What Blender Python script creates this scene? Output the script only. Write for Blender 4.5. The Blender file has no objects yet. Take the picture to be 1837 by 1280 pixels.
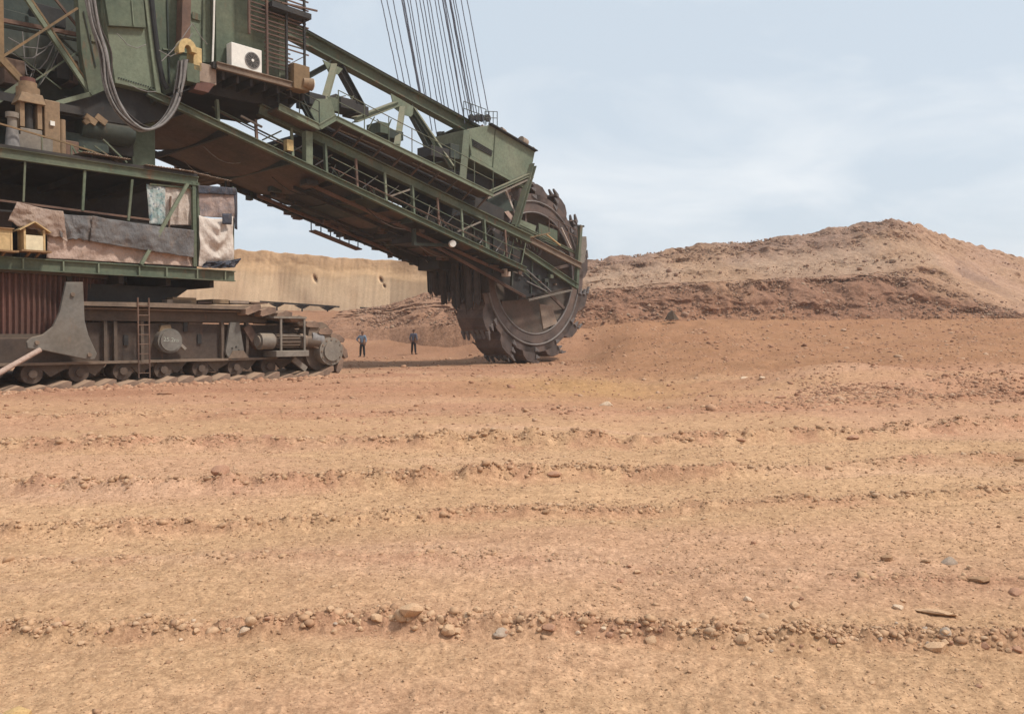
import bpy, bmesh, math, random
import numpy as np
from mathutils import Vector, Matrix

random.seed(7); RNG = np.random.default_rng(11)
SC = bpy.context.scene
COL = SC.collection
R = math.radians

# ------------------------------------------------------------------ camera, sky, sun, exposure
FPX = 1442.0                       # focal length in pixels of the 1837 px wide photograph
PITCH = math.atan(40 / FPX)        # the horizon lies 40 px above the middle of the picture
EYE = Vector((0, 0, 1.6))
cam = bpy.data.cameras.new('camera'); cam_o = bpy.data.objects.new('camera', cam); COL.objects.link(cam_o)
cam.sensor_width = 36; cam.lens = 36 * FPX / 1837; cam.clip_start = 0.05; cam.clip_end = 9000
cam_o.location = EYE; cam_o.rotation_euler = (R(90) - PITCH, 0, 0)
SC.camera = cam_o

SUN_DIR = Vector((0.55, -0.13, 0.83)).normalized()      # towards the sun: from the right, high
SUN_EL = math.asin(SUN_DIR.z); SUN_AZ = math.atan2(SUN_DIR.x, SUN_DIR.y)
sun = bpy.data.lights.new('sun', 'SUN'); sun.energy = 2.7; sun.angle = R(7); sun.color = (1.0, 0.95, 0.87)
sun_o = bpy.data.objects.new('sun', sun); COL.objects.link(sun_o)
sun_o.rotation_euler = SUN_DIR.to_track_quat('Z', 'Y').to_euler()

world = bpy.data.worlds.new('World'); SC.world = world; world.use_nodes = True
nt = world.node_tree; N = nt.nodes; LK = nt.links; N.clear()
def wn(t, **k):
    n = N.new(t)
    for a, b in k.items(): setattr(n, a, b)
    return n
w_out = wn('ShaderNodeOutputWorld'); w_bg = wn('ShaderNodeBackground'); w_bg.inputs['Strength'].default_value = 0.1
sky = wn('ShaderNodeTexSky', sky_type='NISHITA', sun_disc=False)
sky.sun_elevation = SUN_EL; sky.sun_rotation = SUN_AZ; sky.dust_density = 3.0; sky.air_density = 1.0; sky.ozone_density = 1.0
tc = wn('ShaderNodeTexCoord'); sep = wn('ShaderNodeSeparateXYZ'); LK.new(tc.outputs['Generated'], sep.inputs[0])
def mth(op, a, b=None):
    n = wn('ShaderNodeMath', operation=op)
    for i, v in enumerate((a, b)):
        if v is None: continue
        if isinstance(v, (int, float)): n.inputs[i].default_value = v
        else: LK.new(v, n.inputs[i])
    return n.outputs[0]
zz = mth('ADD', mth('MAXIMUM', sep.outputs['Z'], 0.0), 0.42)
comb = wn('ShaderNodeCombineXYZ'); LK.new(mth('DIVIDE', sep.outputs['X'], zz), comb.inputs[0]); LK.new(mth('DIVIDE', sep.outputs['Y'], zz), comb.inputs[1])
mp = wn('ShaderNodeMapping'); mp.inputs['Scale'].default_value = (1.3, 1.8, 1); mp.inputs['Rotation'].default_value = (0, 0, R(-14)); mp.inputs['Location'].default_value = (3.1, 1.4, 0)
LK.new(comb.outputs[0], mp.inputs[0])
cn = wn('ShaderNodeTexNoise'); cn.inputs['Scale'].default_value = 1.3; cn.inputs['Detail'].default_value = 9; cn.inputs['Roughness'].default_value = 0.56; cn.inputs['Distortion'].default_value = 0.5
LK.new(mp.outputs[0], cn.inputs['Vector'])
cr = wn('ShaderNodeValToRGB'); cr.color_ramp.elements[0].position = 0.46; cr.color_ramp.elements[1].position = 0.78
LK.new(cn.outputs['Fac'], cr.inputs[0])
veil = wn('ShaderNodeMixRGB'); veil.inputs['Fac'].default_value = 0.84       # thin overcast over the clear sky
veil.inputs['Color2'].default_value = (5.1, 5.75, 6.35, 1)
LK.new(sky.outputs[0], veil.inputs['Color1'])
cl = wn('ShaderNodeMixRGB'); cl.inputs['Color2'].default_value = (7.1, 7.3, 7.45, 1)
LK.new(mth('MULTIPLY', cr.outputs[0], 0.8), cl.inputs['Fac']); LK.new(veil.outputs[0], cl.inputs['Color1'])
LK.new(cl.outputs[0], w_bg.inputs['Color']); LK.new(w_bg.outputs[0], w_out.inputs[0])

SC.view_settings.view_transform = 'Standard'; SC.view_settings.look = 'None'
SC.view_settings.exposure = 0.46; SC.view_settings.gamma = 1.0; SC.view_settings.use_curve_mapping = False
SC.render.engine = 'CYCLES'
SC.cycles.use_denoising = True
SC.cycles.max_bounces = 6; SC.cycles.diffuse_bounces = 4; SC.cycles.glossy_bounces = 2

# ------------------------------------------------------------------ small tools
def tag(o, label=None, cat=None, group=None, kind=None):
    if label: o['label'] = label
    if cat: o['category'] = cat
    if group: o['group'] = group
    if kind: o['kind'] = kind
    return o

def ray(px, py):
    f = Vector((0, math.cos(PITCH), -math.sin(PITCH))); up = Vector((0, math.sin(PITCH), math.cos(PITCH)))
    return Vector((1, 0, 0)) * (px - 918.5) + up * (640 - py) + f * FPX
def on_ground(px, py, z=0.0):
    d = ray(px, py); return EYE + d * ((z - EYE.z) / d.z)
def at_depth(px, py, y):
    d = ray(px, py); return EYE + d * (y / d.y)

# value noise in numpy
def _hash(ix, iy, seed):
    n = (ix.astype(np.int64) * 374761393 + iy.astype(np.int64) * 668265263 + seed * 1442695041) & 0x7fffffff
    n = ((n ^ (n >> 13)) * 1274126177) & 0x7fffffff
    return ((n ^ (n >> 16)) & 0xffff) / 65535.0
def vnoise(x, y, seed=0):
    ix = np.floor(x); iy = np.floor(y); fx = x - ix; fy = y - iy
    fx = fx * fx * (3 - 2 * fx); fy = fy * fy * (3 - 2 * fy)
    a = _hash(ix, iy, seed); b = _hash(ix + 1, iy, seed); c = _hash(ix, iy + 1, seed); d = _hash(ix + 1, iy + 1, seed)
    return (a + (b - a) * fx + (c - a) * fy + (a - b - c + d) * fx * fy) * 2 - 1
def fbm(x, y, octaves=4, seed=0, gain=0.5, lac=2.03):
    s = np.zeros_like(x); amp = 1.0; fr = 1.0
    for k in range(octaves):
        s += amp * vnoise(x * fr + 17.3 * k, y * fr - 9.1 * k, seed + k); amp *= gain; fr *= lac
    return s
def sstep(a, b, x):
    t = np.clip((x - a) / (b - a), 0, 1); return t * t * (3 - 2 * t)

# ------------------------------------------------------------------ materials
def new_mat(name):
    m = bpy.data.materials.new(name); m.use_nodes = True
    n = m.node_tree.nodes; n.clear()
    o = n.new('ShaderNodeOutputMaterial'); b = n.new('ShaderNodeBsdfPrincipled'); m.node_tree.links.new(b.outputs[0], o.inputs[0])
    return m, m.node_tree, b
def noise(t, scale, detail=4, rough=0.55, vec=None, stretch=None):
    n = t.nodes.new('ShaderNodeTexNoise'); n.inputs['Scale'].default_value = scale; n.inputs['Detail'].default_value = detail; n.inputs['Roughness'].default_value = rough
    if vec is None:
        c = t.nodes.new('ShaderNodeTexCoord'); vec = c.outputs['Object']
    if stretch:
        m = t.nodes.new('ShaderNodeMapping'); m.inputs['Scale'].default_value = stretch; t.links.new(vec, m.inputs[0]); vec = m.outputs[0]
    t.links.new(vec, n.inputs['Vector']); return n.outputs['Fac']
def ramp(t, fac, p0, p1, c0=(0, 0, 0, 1), c1=(1, 1, 1, 1)):
    r = t.nodes.new('ShaderNodeValToRGB'); e = r.color_ramp.elements
    e[0].position = p0; e[0].color = c0; e[1].position = p1; e[1].color = c1
    t.links.new(fac, r.inputs[0]); return r.outputs[0]
def mix(t, fac, a, b, mode='MIX'):
    m = t.nodes.new('ShaderNodeMixRGB'); m.blend_type = mode
    for s, v in (('Fac', fac), ('Color1', a), ('Color2', b)):
        if isinstance(v, (int, float)): m.inputs[s].default_value = v
        elif isinstance(v, tuple): m.inputs[s].default_value = v if len(v) == 4 else (*v, 1)
        else: t.links.new(v, m.inputs[s])
    return m.outputs[0]
def bump(t, b, fac, strength=0.3, dist=0.02):
    n = t.nodes.new('ShaderNodeBump'); n.inputs['Strength'].default_value = strength; n.inputs['Distance'].default_value = dist
    t.links.new(fac, n.inputs['Height']); t.links.new(n.outputs[0], b.inputs['Normal'])

def steel(name, col, dark, rust=(0.16, 0.085, 0.05), rust_amt=0.5, dust=(0.34, 0.24, 0.16), dust_amt=0.5, rough=0.75, streak=True):
    """painted or bare steel: patchy paint, vertical rust streaks, soil dust lying on upward faces"""
    m, t, b = new_mat(name)
    base = mix(t, ramp(t, noise(t, 0.9, 5), 0.35, 0.68), dark, col)
    fine = ramp(t, noise(t, 9, 5, 0.65), 0.3, 0.75, (0.72, 0.72, 0.72, 1), (1.12, 1.12, 1.12, 1))
    base = mix(t, 1.0, base, fine, 'MULTIPLY')
    if rust_amt > 0:
        rs = noise(t, 2.2, 7, 0.7, stretch=(1.0, 1.0, 0.28) if streak else None)
        p = 0.74 - 0.22 * rust_amt
        base = mix(t, ramp(t, rs, p, p + 0.12), base, rust)
    if dust_amt > 0:
        g = t.nodes.new('ShaderNodeNewGeometry'); s = t.nodes.new('ShaderNodeSeparateXYZ'); t.links.new(g.outputs['Normal'], s.inputs[0])
        up = ramp(t, s.outputs['Z'], 0.25, 0.9)
        f = mix(t, 1.0, up, ramp(t, noise(t, 3.1, 5), 0.3, 0.6, (0.35, 0.35, 0.35, 1)), 'MULTIPLY')
        f = mix(t, 1.0, f, (dust_amt,) * 3, 'MULTIPLY')
        base = mix(t, f, base, dust)
        base = mix(t, ramp(t, noise(t, 0.55, 6, 0.6), 0.45, 0.85, (0, 0, 0, 1), (0.45 * dust_amt,) * 3 + (1,)), base, dust)
    t.links.new(base, b.inputs['Base Color']); b.inputs['Roughness'].default_value = rough; b.inputs['Specular IOR Level'].default_value = 0.25
    bump(t, b, noise(t, 14, 4), 0.25, 0.01)
    return m
def plain(name, col, var=0.25, rough=0.85, scale=6, spec=0.2, bumpy=0.0):
    m, t, b = new_mat(name)
    c = mix(t, 1.0, col, ramp(t, noise(t, scale, 5, 0.6), 0.3, 0.72, (1 - var,) * 3 + (1,), (1 + var * 0.6,) * 3 + (1,)), 'MULTIPLY')
    t.links.new(c, b.inputs['Base Color']); b.inputs['Roughness'].default_value = rough; b.inputs['Specular IOR Level'].default_value = spec
    if bumpy: bump(t, b, noise(t, scale * 2, 5), bumpy, 0.03)
    return m

class M: pass
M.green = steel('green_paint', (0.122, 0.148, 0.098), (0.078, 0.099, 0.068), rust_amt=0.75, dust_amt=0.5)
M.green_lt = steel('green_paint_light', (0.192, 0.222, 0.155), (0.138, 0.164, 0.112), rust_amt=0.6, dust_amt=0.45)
M.green_dk = steel('green_paint_shaded', (0.052, 0.066, 0.054), (0.032, 0.042, 0.037), rust_amt=0.4, dust_amt=0.4)  # the green darkened, so far-side and inner members look shaded
M.rust = steel('rusty_steel', (0.17, 0.10, 0.07), (0.10, 0.062, 0.048), rust=(0.22, 0.12, 0.065), dust_amt=0.4)
M.rust_bar = steel('rusty_bar', (0.24, 0.15, 0.075), (0.16, 0.11, 0.06), rust=(0.25, 0.11, 0.05), dust_amt=0.2)
M.brown_plate = steel('brown_plate', (0.13, 0.086, 0.066), (0.075, 0.062, 0.05), rust=(0.19, 0.10, 0.06), dust_amt=0.35, streak=False)
M.dark = steel('dark_steel_shade', (0.040, 0.038, 0.037), (0.025, 0.024, 0.024), rust_amt=0.4, rust=(0.09, 0.055, 0.04), dust_amt=0.25)  # dark steel, also near-black shade for interiors and undersides
M.mud = steel('muddy_steel', (0.225, 0.165, 0.12), (0.14, 0.105, 0.08), rust=(0.22, 0.13, 0.085), dust=(0.38, 0.26, 0.18), dust_amt=0.7, rough=0.9)
M.mud_dk = steel('muddy_dark_steel', (0.128, 0.094, 0.072), (0.08, 0.062, 0.05), rust=(0.16, 0.092, 0.062), dust=(0.36, 0.25, 0.17), dust_amt=0.6, rough=0.9)  # muddy steel, darkened further to shade the crawler's recesses
M.shoe_mud = steel('caked_shoes', (0.29, 0.19, 0.135), (0.17, 0.115, 0.088), rust=(0.24, 0.14, 0.09), dust=(0.44, 0.29, 0.195), dust_amt=0.9, rough=0.95)  # caked mud; its top dust is brightened to give lit pad tops
M.frame = steel('crawler_plate_shaded', (0.092, 0.066, 0.052), (0.055, 0.042, 0.036), rust=(0.13, 0.072, 0.048), rust_amt=0.6, dust=(0.30, 0.20, 0.14), dust_amt=0.5, rough=0.9)  # darkened so the recessed frame looks shaded between its flanges
M.grey_dk = steel('grey_dark', (0.175, 0.165, 0.148), (0.125, 0.115, 0.10), rust=(0.19, 0.12, 0.08), rust_amt=0.45, dust_amt=0.5, rough=0.9)
M.skirt = steel('red_skirt', (0.155, 0.066, 0.052), (0.10, 0.05, 0.042), rust=(0.17, 0.075, 0.05), dust_amt=0.35, rough=0.85)
M.grey = steel('grey_dusty', (0.245, 0.215, 0.18), (0.17, 0.148, 0.125), rust=(0.20, 0.14, 0.10), rust_amt=0.3, dust_amt=0.5, rough=0.9)
M.ochre = steel('ochre_gear', (0.30, 0.20, 0.115), (0.20, 0.135, 0.085), rust=(0.25, 0.12, 0.075), dust_amt=0.4)
M.yellow = plain('old_yellow', (0.50, 0.37, 0.18), 0.3)
M.white = plain('white_plastic', (0.72, 0.69, 0.63), 0.12, 0.5, 5, 0.4)
M.black = plain('black_part', (0.025, 0.025, 0.026), 0.3, 0.6)
M.wheel = steel('wheel_steel', (0.125, 0.09, 0.078), (0.078, 0.06, 0.054), rust=(0.17, 0.10, 0.075), dust=(0.32, 0.20, 0.14), dust_amt=1.0, rough=0.7, streak=False)
M.worn = steel('worn_steel', (0.19, 0.17, 0.165), (0.12, 0.105, 0.10), rust=(0.15, 0.10, 0.08), rust_amt=0.3, dust_amt=0.3, rough=0.5)
M.rubber = plain('rubber', (0.06, 0.048, 0.042), 0.35, 0.85, 4)
M.rope = plain('steel_rope', (0.17, 0.19, 0.235), 0.3, 0.6, 20)
M.cable = plain('cable_sheath', (0.21, 0.195, 0.185), 0.3, 0.7, 8)
M.wood = plain('wood', (0.50, 0.35, 0.18), 0.25, 0.8, 7)
M.wood_lt = plain('pale_board', (0.66, 0.56, 0.38), 0.15, 0.8, 7)
M.wood_dk = plain('wood_dark', (0.24, 0.145, 0.075), 0.3, 0.85, 7)
M.tin = steel('tin_sheet', (0.34, 0.26, 0.2), (0.23, 0.17, 0.13), rust=(0.26, 0.145, 0.09), rust_amt=0.7, dust_amt=0.4, streak=False)
def cloth_mat(name, c1, c2, scale=1.2, c3=None):
    m, t, b = new_mat(name)
    c = mix(t, ramp(t, noise(t, scale, 5, 0.6), 0.36, 0.66), c2, c1)
    if c3: c = mix(t, ramp(t, noise(t, scale * 2.3, 4, 0.6), 0.55, 0.7), c, c3)
    c = mix(t, 1.0, c, ramp(t, noise(t, 40, 2), 0.3, 0.7, (0.85, 0.85, 0.85, 1)), 'MULTIPLY')
    c = mix(t, ramp(t, noise(t, 2.2, 6, 0.7, stretch=(1.3, 1.3, 0.5)), 0.5, 0.75, (0, 0, 0, 1), (0.55, 0.55, 0.55, 1)), c, (0.24, 0.16, 0.11))
    t.links.new(c, b.inputs['Base Color']); b.inputs['Roughness'].default_value = 0.95; b.inputs['Specular IOR Level'].default_value = 0.1
    bump(t, b, noise(t, 4.5, 6, 0.62, stretch=(1.0, 1.0, 0.55)), 0.9, 0.12)
    return m
M.felt = cloth_mat('felt_cloth', (0.40, 0.30, 0.24), (0.29, 0.21, 0.17))
M.cloth_grey = cloth_mat('grey_cloth', (0.185, 0.175, 0.17), (0.12, 0.115, 0.115), 1.6)
M.cloth_pink = cloth_mat('pink_cloth', (0.50, 0.37, 0.30), (0.42, 0.30, 0.245))
M.cloth_white = cloth_mat('white_cloth', (0.66, 0.58, 0.51), (0.50, 0.42, 0.36), 2.0)
M.cloth_plaid = cloth_mat('plaid_cloth', (0.36, 0.27, 0.235), (0.22, 0.19, 0.19), 2.5, (0.42, 0.31, 0.26))
M.cloth_teal = cloth_mat('teal_print', (0.20, 0.30, 0.29), (0.55, 0.55, 0.52), 5.0, (0.08, 0.13, 0.2))
M.cloth_navy = cloth_mat('navy_sheet', (0.075, 0.08, 0.10), (0.05, 0.055, 0.07))
M.skin = plain('skin', (0.17, 0.09, 0.06), 0.1, 0.6)
M.shirt_a = plain('shirt_blue_grey', (0.19, 0.25, 0.33), 0.2, 0.95, 9)
M.shirt_b = plain('shirt_slate', (0.12, 0.13, 0.17), 0.2, 0.95, 9)
M.trousers = plain('trousers_dark', (0.022, 0.022, 0.026), 0.2, 0.95, 9)
M.hair = plain('hair', (0.014, 0.012, 0.011), 0.2, 0.7)
M.shoe = plain('boots', (0.03, 0.024, 0.02), 0.2, 0.7)

def soil_mat(name, fine=1.0, bump_d=0.02, k=1.0):
    cc_ = lambda lo, hi: (tuple(1 - (1 - v) * k for v in lo) + (1,), (1 + (hi - 1) * k,) * 3 + (1,))
    """soil whose own colour is stored per vertex, with grain, damp and dry patches added"""
    m, t, b = new_mat(name)
    a = t.nodes.new('ShaderNodeAttribute'); a.attribute_name = 'soil'
    g = t.nodes.new('ShaderNodeNewGeometry'); pos = g.outputs['Position']
    c = a.outputs['Color']
    c = mix(t, 1.0, c, ramp(t, noise(t, 0.35, 6, 0.6, pos), 0.3, 0.72, (0.88, 0.86, 0.84, 1), (1.1, 1.1, 1.1, 1)), 'MULTIPLY')
    c = mix(t, 1.0, c, ramp(t, noise(t, 7 * fine, 7, 0.68, pos), 0.28, 0.75, *cc_((0.78, 0.76, 0.74), 1.16)), 'MULTIPLY')
    c = mix(t, 1.0, c, ramp(t, noise(t, 55 * fine, 4, 0.7, pos), 0.32, 0.68, *cc_((0.70, 0.67, 0.65), 1.2)), 'MULTIPLY')
    c = mix(t, 1.0, c, ramp(t, noise(t, 16 * fine, 3, 0.75, pos), 0.32, 0.66, *cc_((0.78, 0.75, 0.73), 1.14)), 'MULTIPLY')
    c = mix(t, ramp(t, noise(t, 2.6, 6, 0.78, pos), 0.56, 0.70, (0, 0, 0, 1), (0.34 * k,) * 3 + (1,)), c, (0.25, 0.135, 0.085))
    c = mix(t, ramp(t, noise(t, 30 * fine, 3, 0.6, pos), 0.66, 0.74, (0, 0, 0, 1), (0.5 * k,) * 3 + (1,)), c, (0.17, 0.10, 0.06))
    t.links.new(c, b.inputs['Base Color']); b.inputs['Roughness'].default_value = 1.0; b.inputs['Specular IOR Level'].default_value = 0.05
    h = t.nodes.new('ShaderNodeMath'); h.operation = 'ADD'
    t.links.new(noise(t, 24 * fine, 8, 0.7, pos), h.inputs[0]); t.links.new(noise(t, 5 * fine, 5, 0.6, pos), h.inputs[1])
    bump(t, b, h.outputs[0], 0.8, bump_d)
    return m
M.soil = soil_mat('soil', 1.0, 0.02)
M.soil_far = soil_mat('soil_far', 0.22, 0.12)
M.soil_cut = soil_mat('soil_cut', 0.3, 0.03, 0.3)
def gravel_mat(name, cols):
    m, t, b = new_mat(name)
    g = t.nodes.new('ShaderNodeNewGeometry'); r = t.nodes.new('ShaderNodeValToRGB'); r.color_ramp.interpolation = 'CONSTANT'
    e = r.color_ramp.elements
    while len(e) < len(cols): e.new(0.5)
    for i, c in enumerate(cols): e[i].position = i / len(cols); e[i].color = (*c, 1)
    t.links.new(g.outputs['Random Per Island'], r.inputs[0])
    c = mix(t, 1.0, r.outputs[0], ramp(t, noise(t, 40, 4, 0.6, g.outputs['Position']), 0.3, 0.7, (0.8, 0.8, 0.8, 1), (1.1, 1.1, 1.1, 1)), 'MULTIPLY')
    t.links.new(c, b.inputs['Base Color']); b.inputs['Roughness'].default_value = 1.0; b.inputs['Specular IOR Level'].default_value = 0.08
    return m
TAN = (0.45, 0.285, 0.165)
M.gravel = gravel_mat('gravel', [(0.48, 0.30, 0.178), (0.43, 0.26, 0.155), (0.51, 0.325, 0.2), (0.39, 0.23, 0.14), (0.47, 0.29, 0.175), (0.50, 0.33, 0.21), (0.34, 0.20, 0.12), (0.45, 0.27, 0.16)])
M.clods = gravel_mat('clods', [(0.41, 0.225, 0.14), (0.36, 0.19, 0.118), (0.46, 0.27, 0.17), (0.33, 0.178, 0.112), (0.42, 0.235, 0.145), (0.38, 0.21, 0.13), (0.46, 0.29, 0.19)])
M.hill_clods = gravel_mat('hill_clods', [(0.33, 0.20, 0.135), (0.29, 0.17, 0.118), (0.37, 0.235, 0.165), (0.27, 0.165, 0.118), (0.35, 0.21, 0.14), (0.31, 0.185, 0.125), (0.38, 0.26, 0.18)])

# ------------------------------------------------------------------ terrain
GC_PX = np.array([-700., 300., 640., 800., 930., 1040., 1150., 1300., 1837., 2600.])
GC = [  # depth / height control points of the ground, for azimuths named by their picture column
    ([0, 58, 66, 75, 92, 3000], [0, 0, 1.5, 3.5, 4.2, 4.2]),
    ([0, 58, 66, 75, 92, 3000], [0, 0, 1.5, 3.6, 4.4, 4.2]),
    ([0, 58.5, 66, 75, 92, 3000], [0, 0, 1.5, 3.7, 4.4, 4.2]),
    ([0, 55, 62, 71, 92, 3000], [0, 0, 1.2, 3.2, 4.0, 4.0]),
    ([0, 48, 55, 62, 92, 3000], [0, 0, 1.0, 2.7, 3.6, 3.8]),
    ([0, 46, 51, 58, 92, 3000], [0, 0, 0.35, 2.4, 3.5, 3.6]),
    ([0, 29, 38, 48, 57, 92, 3000], [0, -0.1, 0.3, 1.15, 2.5, 3.5, 3.6]),
    ([0, 24, 30, 40, 48, 57, 92, 3000], [0, 0.0, 0.1, 0.62, 1.27, 2.6, 3.5, 3.6]),
    ([0, 20, 30, 44, 57, 92, 3000], [0, 0.1, 0.55, 1.4, 2.75, 3.5, 3.6]),
    ([0, 20, 30, 44, 57, 92, 3000], [0, 0.1, 0.55, 1.4, 2.75, 3.5, 3.6])]
def px_of(X, Y): return 918.5 + FPX * X / np.maximum(Y, 0.5)
RIDGES = [  # (px, py) polylines of the graded windrows, half width, height, cloddiness
    ([(-900, 1170), (-200, 1146), (0, 1136), (300, 1124), (700, 1112), (1000, 1120), (1300, 1138), (1600, 1142), (1837, 1156), (2600, 1190)], 0.10, 0.075, 1.0),
    ([(-900, 1010), (0, 1004), (300, 1002), (600, 1000), (900, 1004), (1300, 1030), (2400, 1080)], 0.13, 0.03, 0.8),
    ([(-900, 980), (0, 952), (300, 945), (560, 938), (900, 917), (1250, 905), (1837, 893), (2600, 880)], 0.17, 0.075, 1.0),
    ([(-900, 905), (0, 868), (300, 876), (600, 872), (850, 860), (1000, 850), (1300, 846), (1837, 826), (2600, 800)], 0.25, 0.13, 1.0),
    ([(-900, 815), (0, 800), (480, 794), (850, 794), (1200, 790), (1500, 783), (1837, 768), (2600, 745)], 0.36, 0.15, 1.0),
    ([(-900, 760), (0, 752), (700, 742), (1200, 735), (1837, 716), (2600, 690)], 0.5, 0.08, 0.8),
]
RID = []
for pts, wd, hh, cl_ in RIDGES:
    g = [on_ground(*p) for p in pts]
    RID.append((np.array([p.x for p in g]), np.array([p.y for p in g]), wd, hh * 1.12, cl_))
def ridge_mask(X, Y):
    m = np.zeros_like(X)
    for gx, gy, wd, hh, c in RID:
        yr = np.interp(X, gx, gy) + 0.25 * wd * fbm(X * 0.6 / wd * 0.25, Y * 0 + 3.3, 3, 5)
        d = (Y - yr) / wd
        m = np.maximum(m, np.exp(-d * d) * (0.65 + 0.35 * hh / 0.1))
    return m
def ground_z(X, Y, detail=True):
    p = px_of(X, Y)
    p = np.where(Y < 0.5, np.where(X < 0, -700., 2600.), np.clip(p, -700, 2600))
    cols = np.stack([np.interp(Y, a, b) for a, b in GC])
    i = np.clip(np.searchsorted(GC_PX, p) - 1, 0, len(GC_PX) - 2); f = (p - GC_PX[i]) / (GC_PX[i + 1] - GC_PX[i])
    f = np.clip(f, 0, 1); f = f * f * (3 - 2 * f)
    k = np.arange(len(X)); z = cols[i, k] * (1 - f) + cols[i + 1, k] * f
    # low mound of spoil right of the middle
    z = z + 0.62 * np.exp(-((X - 9.9) / 2.6) ** 2 - ((Y - 24.5) / 1.9) ** 2) + 0.25 * np.exp(-((X - 13.5) / 3.5) ** 2 - ((Y - 22.5) / 1.3) ** 2)
    z = z - 0.16 * np.exp(-((X - 4.2) / 2.8) ** 2 - ((Y - 24.0) / 2.2) ** 2)
    if not detail: return z
    near = 1 - sstep(18, 34, Y)
    far = sstep(20, 45, Y)
    z = z + 0.035 * near * fbm(X * 0.35, Y * 0.8, 3, 3)
    z = z + (0.008 + 0.014 * sstep(8, 20, Y)) * fbm(X * 6, Y * 6, 3, 9)
    z = z + 0.0055 * (1 - sstep(7, 12, Y)) * fbm(X * 34, Y * 34, 2, 21)
    z = z + 0.016 * (1 - sstep(10, 16, Y)) * np.maximum(fbm(X * 14, Y * 14, 3, 23) - 0.55, 0)
    z = z + far * (0.03 + 0.07 * sstep(950, 1150, p)) * fbm(X * 0.8, Y * 0.8, 4, 31)
    # rough broken clods on the right, behind the windrows, and round the machine
    rough = sstep(9, 14, X) * np.exp(-((Y - 20.5) / 2.6) ** 2) + 0.5 * sstep(-3, 3, X) * np.exp(-((Y - 30) / 8) ** 2) + 0.5 * np.exp(-((X + 3) / 5) ** 2 - ((Y - 30) / 8) ** 2)
    z = z + 0.11 * rough * np.maximum(fbm(X * 2.6, Y * 2.6, 4, 41), -0.3)
    for n, (gx, gy, wd, hh, c) in enumerate(RID):
        yr = np.interp(X, gx, gy) + 0.35 * wd * fbm(X * 0.25 / wd, Y * 0 + n * 7.7, 3, 50 + n)
        d = (Y - yr) / wd
        lump = 0.6 + 0.5 * np.clip(fbm(X * 1.1 / wd, Y * 1.1 / wd, 5, 60 + n, 0.6), -1, 1.4) * c
        d = np.where(d < 0, d / 0.45, d / 1.45)
        patch = 0.45 + 0.55 * sstep(-0.6, 0.5, fbm(X * 0.22, Y * 0 + n, 2, 70 + n))
        z = z + hh * patch * lump * np.exp(-d * d) - 0.3 * hh * np.exp(-((d + 3.0) / 1.8) ** 2)
    return z
def soil_colour(X, Y):
    tan = np.array([0.525, 0.338, 0.202]); pink = np.array([0.515, 0.312, 0.205]); red = np.array([0.41, 0.22, 0.142]); yel = np.array([0.44, 0.27, 0.125]); brn = np.array([0.335, 0.18, 0.10]); pale = np.array([0.56, 0.36, 0.245])
    def L_(c, t, f): return c * (1 - f[:, None]) + t * f[:, None]
    c = np.repeat(tan[None], len(X), 0)
    c = L_(c, pink, sstep(-0.25, 0.55, fbm(X * 0.25, Y * 0.5, 3, 80)) * 0.7)
    c = L_(c, pale, sstep(0.1, 0.8, fbm(X * 0.16, Y * 1.1, 3, 83)) * 0.55)
    c = L_(c, red, sstep(10, 20, Y) * (0.35 + 0.5 * sstep(-0.4, 0.6, fbm(X * 0.2, Y * 0.35, 3, 86))))
    c = L_(c, red, 0.62 * np.clip(ridge_mask(X, Y), 0, 1) * sstep(-0.5, 0.5, fbm(X * 2, Y * 2, 3, 90)))
    c = L_(c, yel, 0.8 * np.exp(-((X - 2.2) / 3.6) ** 2 - ((Y - 25) / 5.5) ** 2))
    c = L_(c, red, 0.75 * sstep(7, 12, X) * np.exp(-((Y - 20) / 2.5) ** 2))
    c = L_(c, red, 0.6 * np.exp(-((X + 8) / 7) ** 2 - ((Y - 24) / 5) ** 2))
    p = px_of(X, Y)
    c = L_(c, brn, sstep(26, 33, Y) * sstep(930, 1120, p) * 0.85)
    c = L_(c, np.array([0.30, 0.165, 0.10]), sstep(30, 50, Y) * (1 - sstep(930, 1120, p)) * 0.75)
    return c

def mesh_np(name, verts, quads=None, tris=None):
    me = bpy.data.meshes.new(name)
    nq = 0 if quads is None else len(quads); nt_ = 0 if tris is None else len(tris)
    me.vertices.add(len(verts)); me.vertices.foreach_set('co', np.asarray(verts, np.float32).ravel())
    loops = np.concatenate([x.ravel() for x in (quads, tris) if x is not None]).astype(np.int32)
    starts = np.concatenate([np.arange(nq) * 4, nq * 4 + np.arange(nt_) * 3]).astype(np.int32)
    me.loops.add(len(loops)); me.loops.foreach_set('vertex_index', loops)
    me.polygons.add(nq + nt_); me.polygons.foreach_set('loop_start', starts)
    me.update(calc_edges=True); me.validate()
    return me
def grid_quads(nr, nc):
    i = np.arange(nr - 1)[:, None] * nc + np.arange(nc - 1)[None]; i = i.ravel()
    return np.stack([i, i + 1, i + nc + 1, i + nc], 1)
def add_soil(me, col):
    at = me.color_attributes.new('soil', 'FLOAT_COLOR', 'POINT')
    at.data.foreach_set('color', np.concatenate([col, np.ones((len(col), 1))], 1).astype(np.float32).ravel())
def link(name, me, mat, parent=None, smooth=True):
    o = bpy.data.objects.new(name, me); COL.objects.link(o)
    if mat and not me.materials: me.materials.append(mat)
    if smooth: me.polygons.foreach_set('use_smooth', [True] * len(me.polygons))
    if parent: o.parent = parent
    return o

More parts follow.
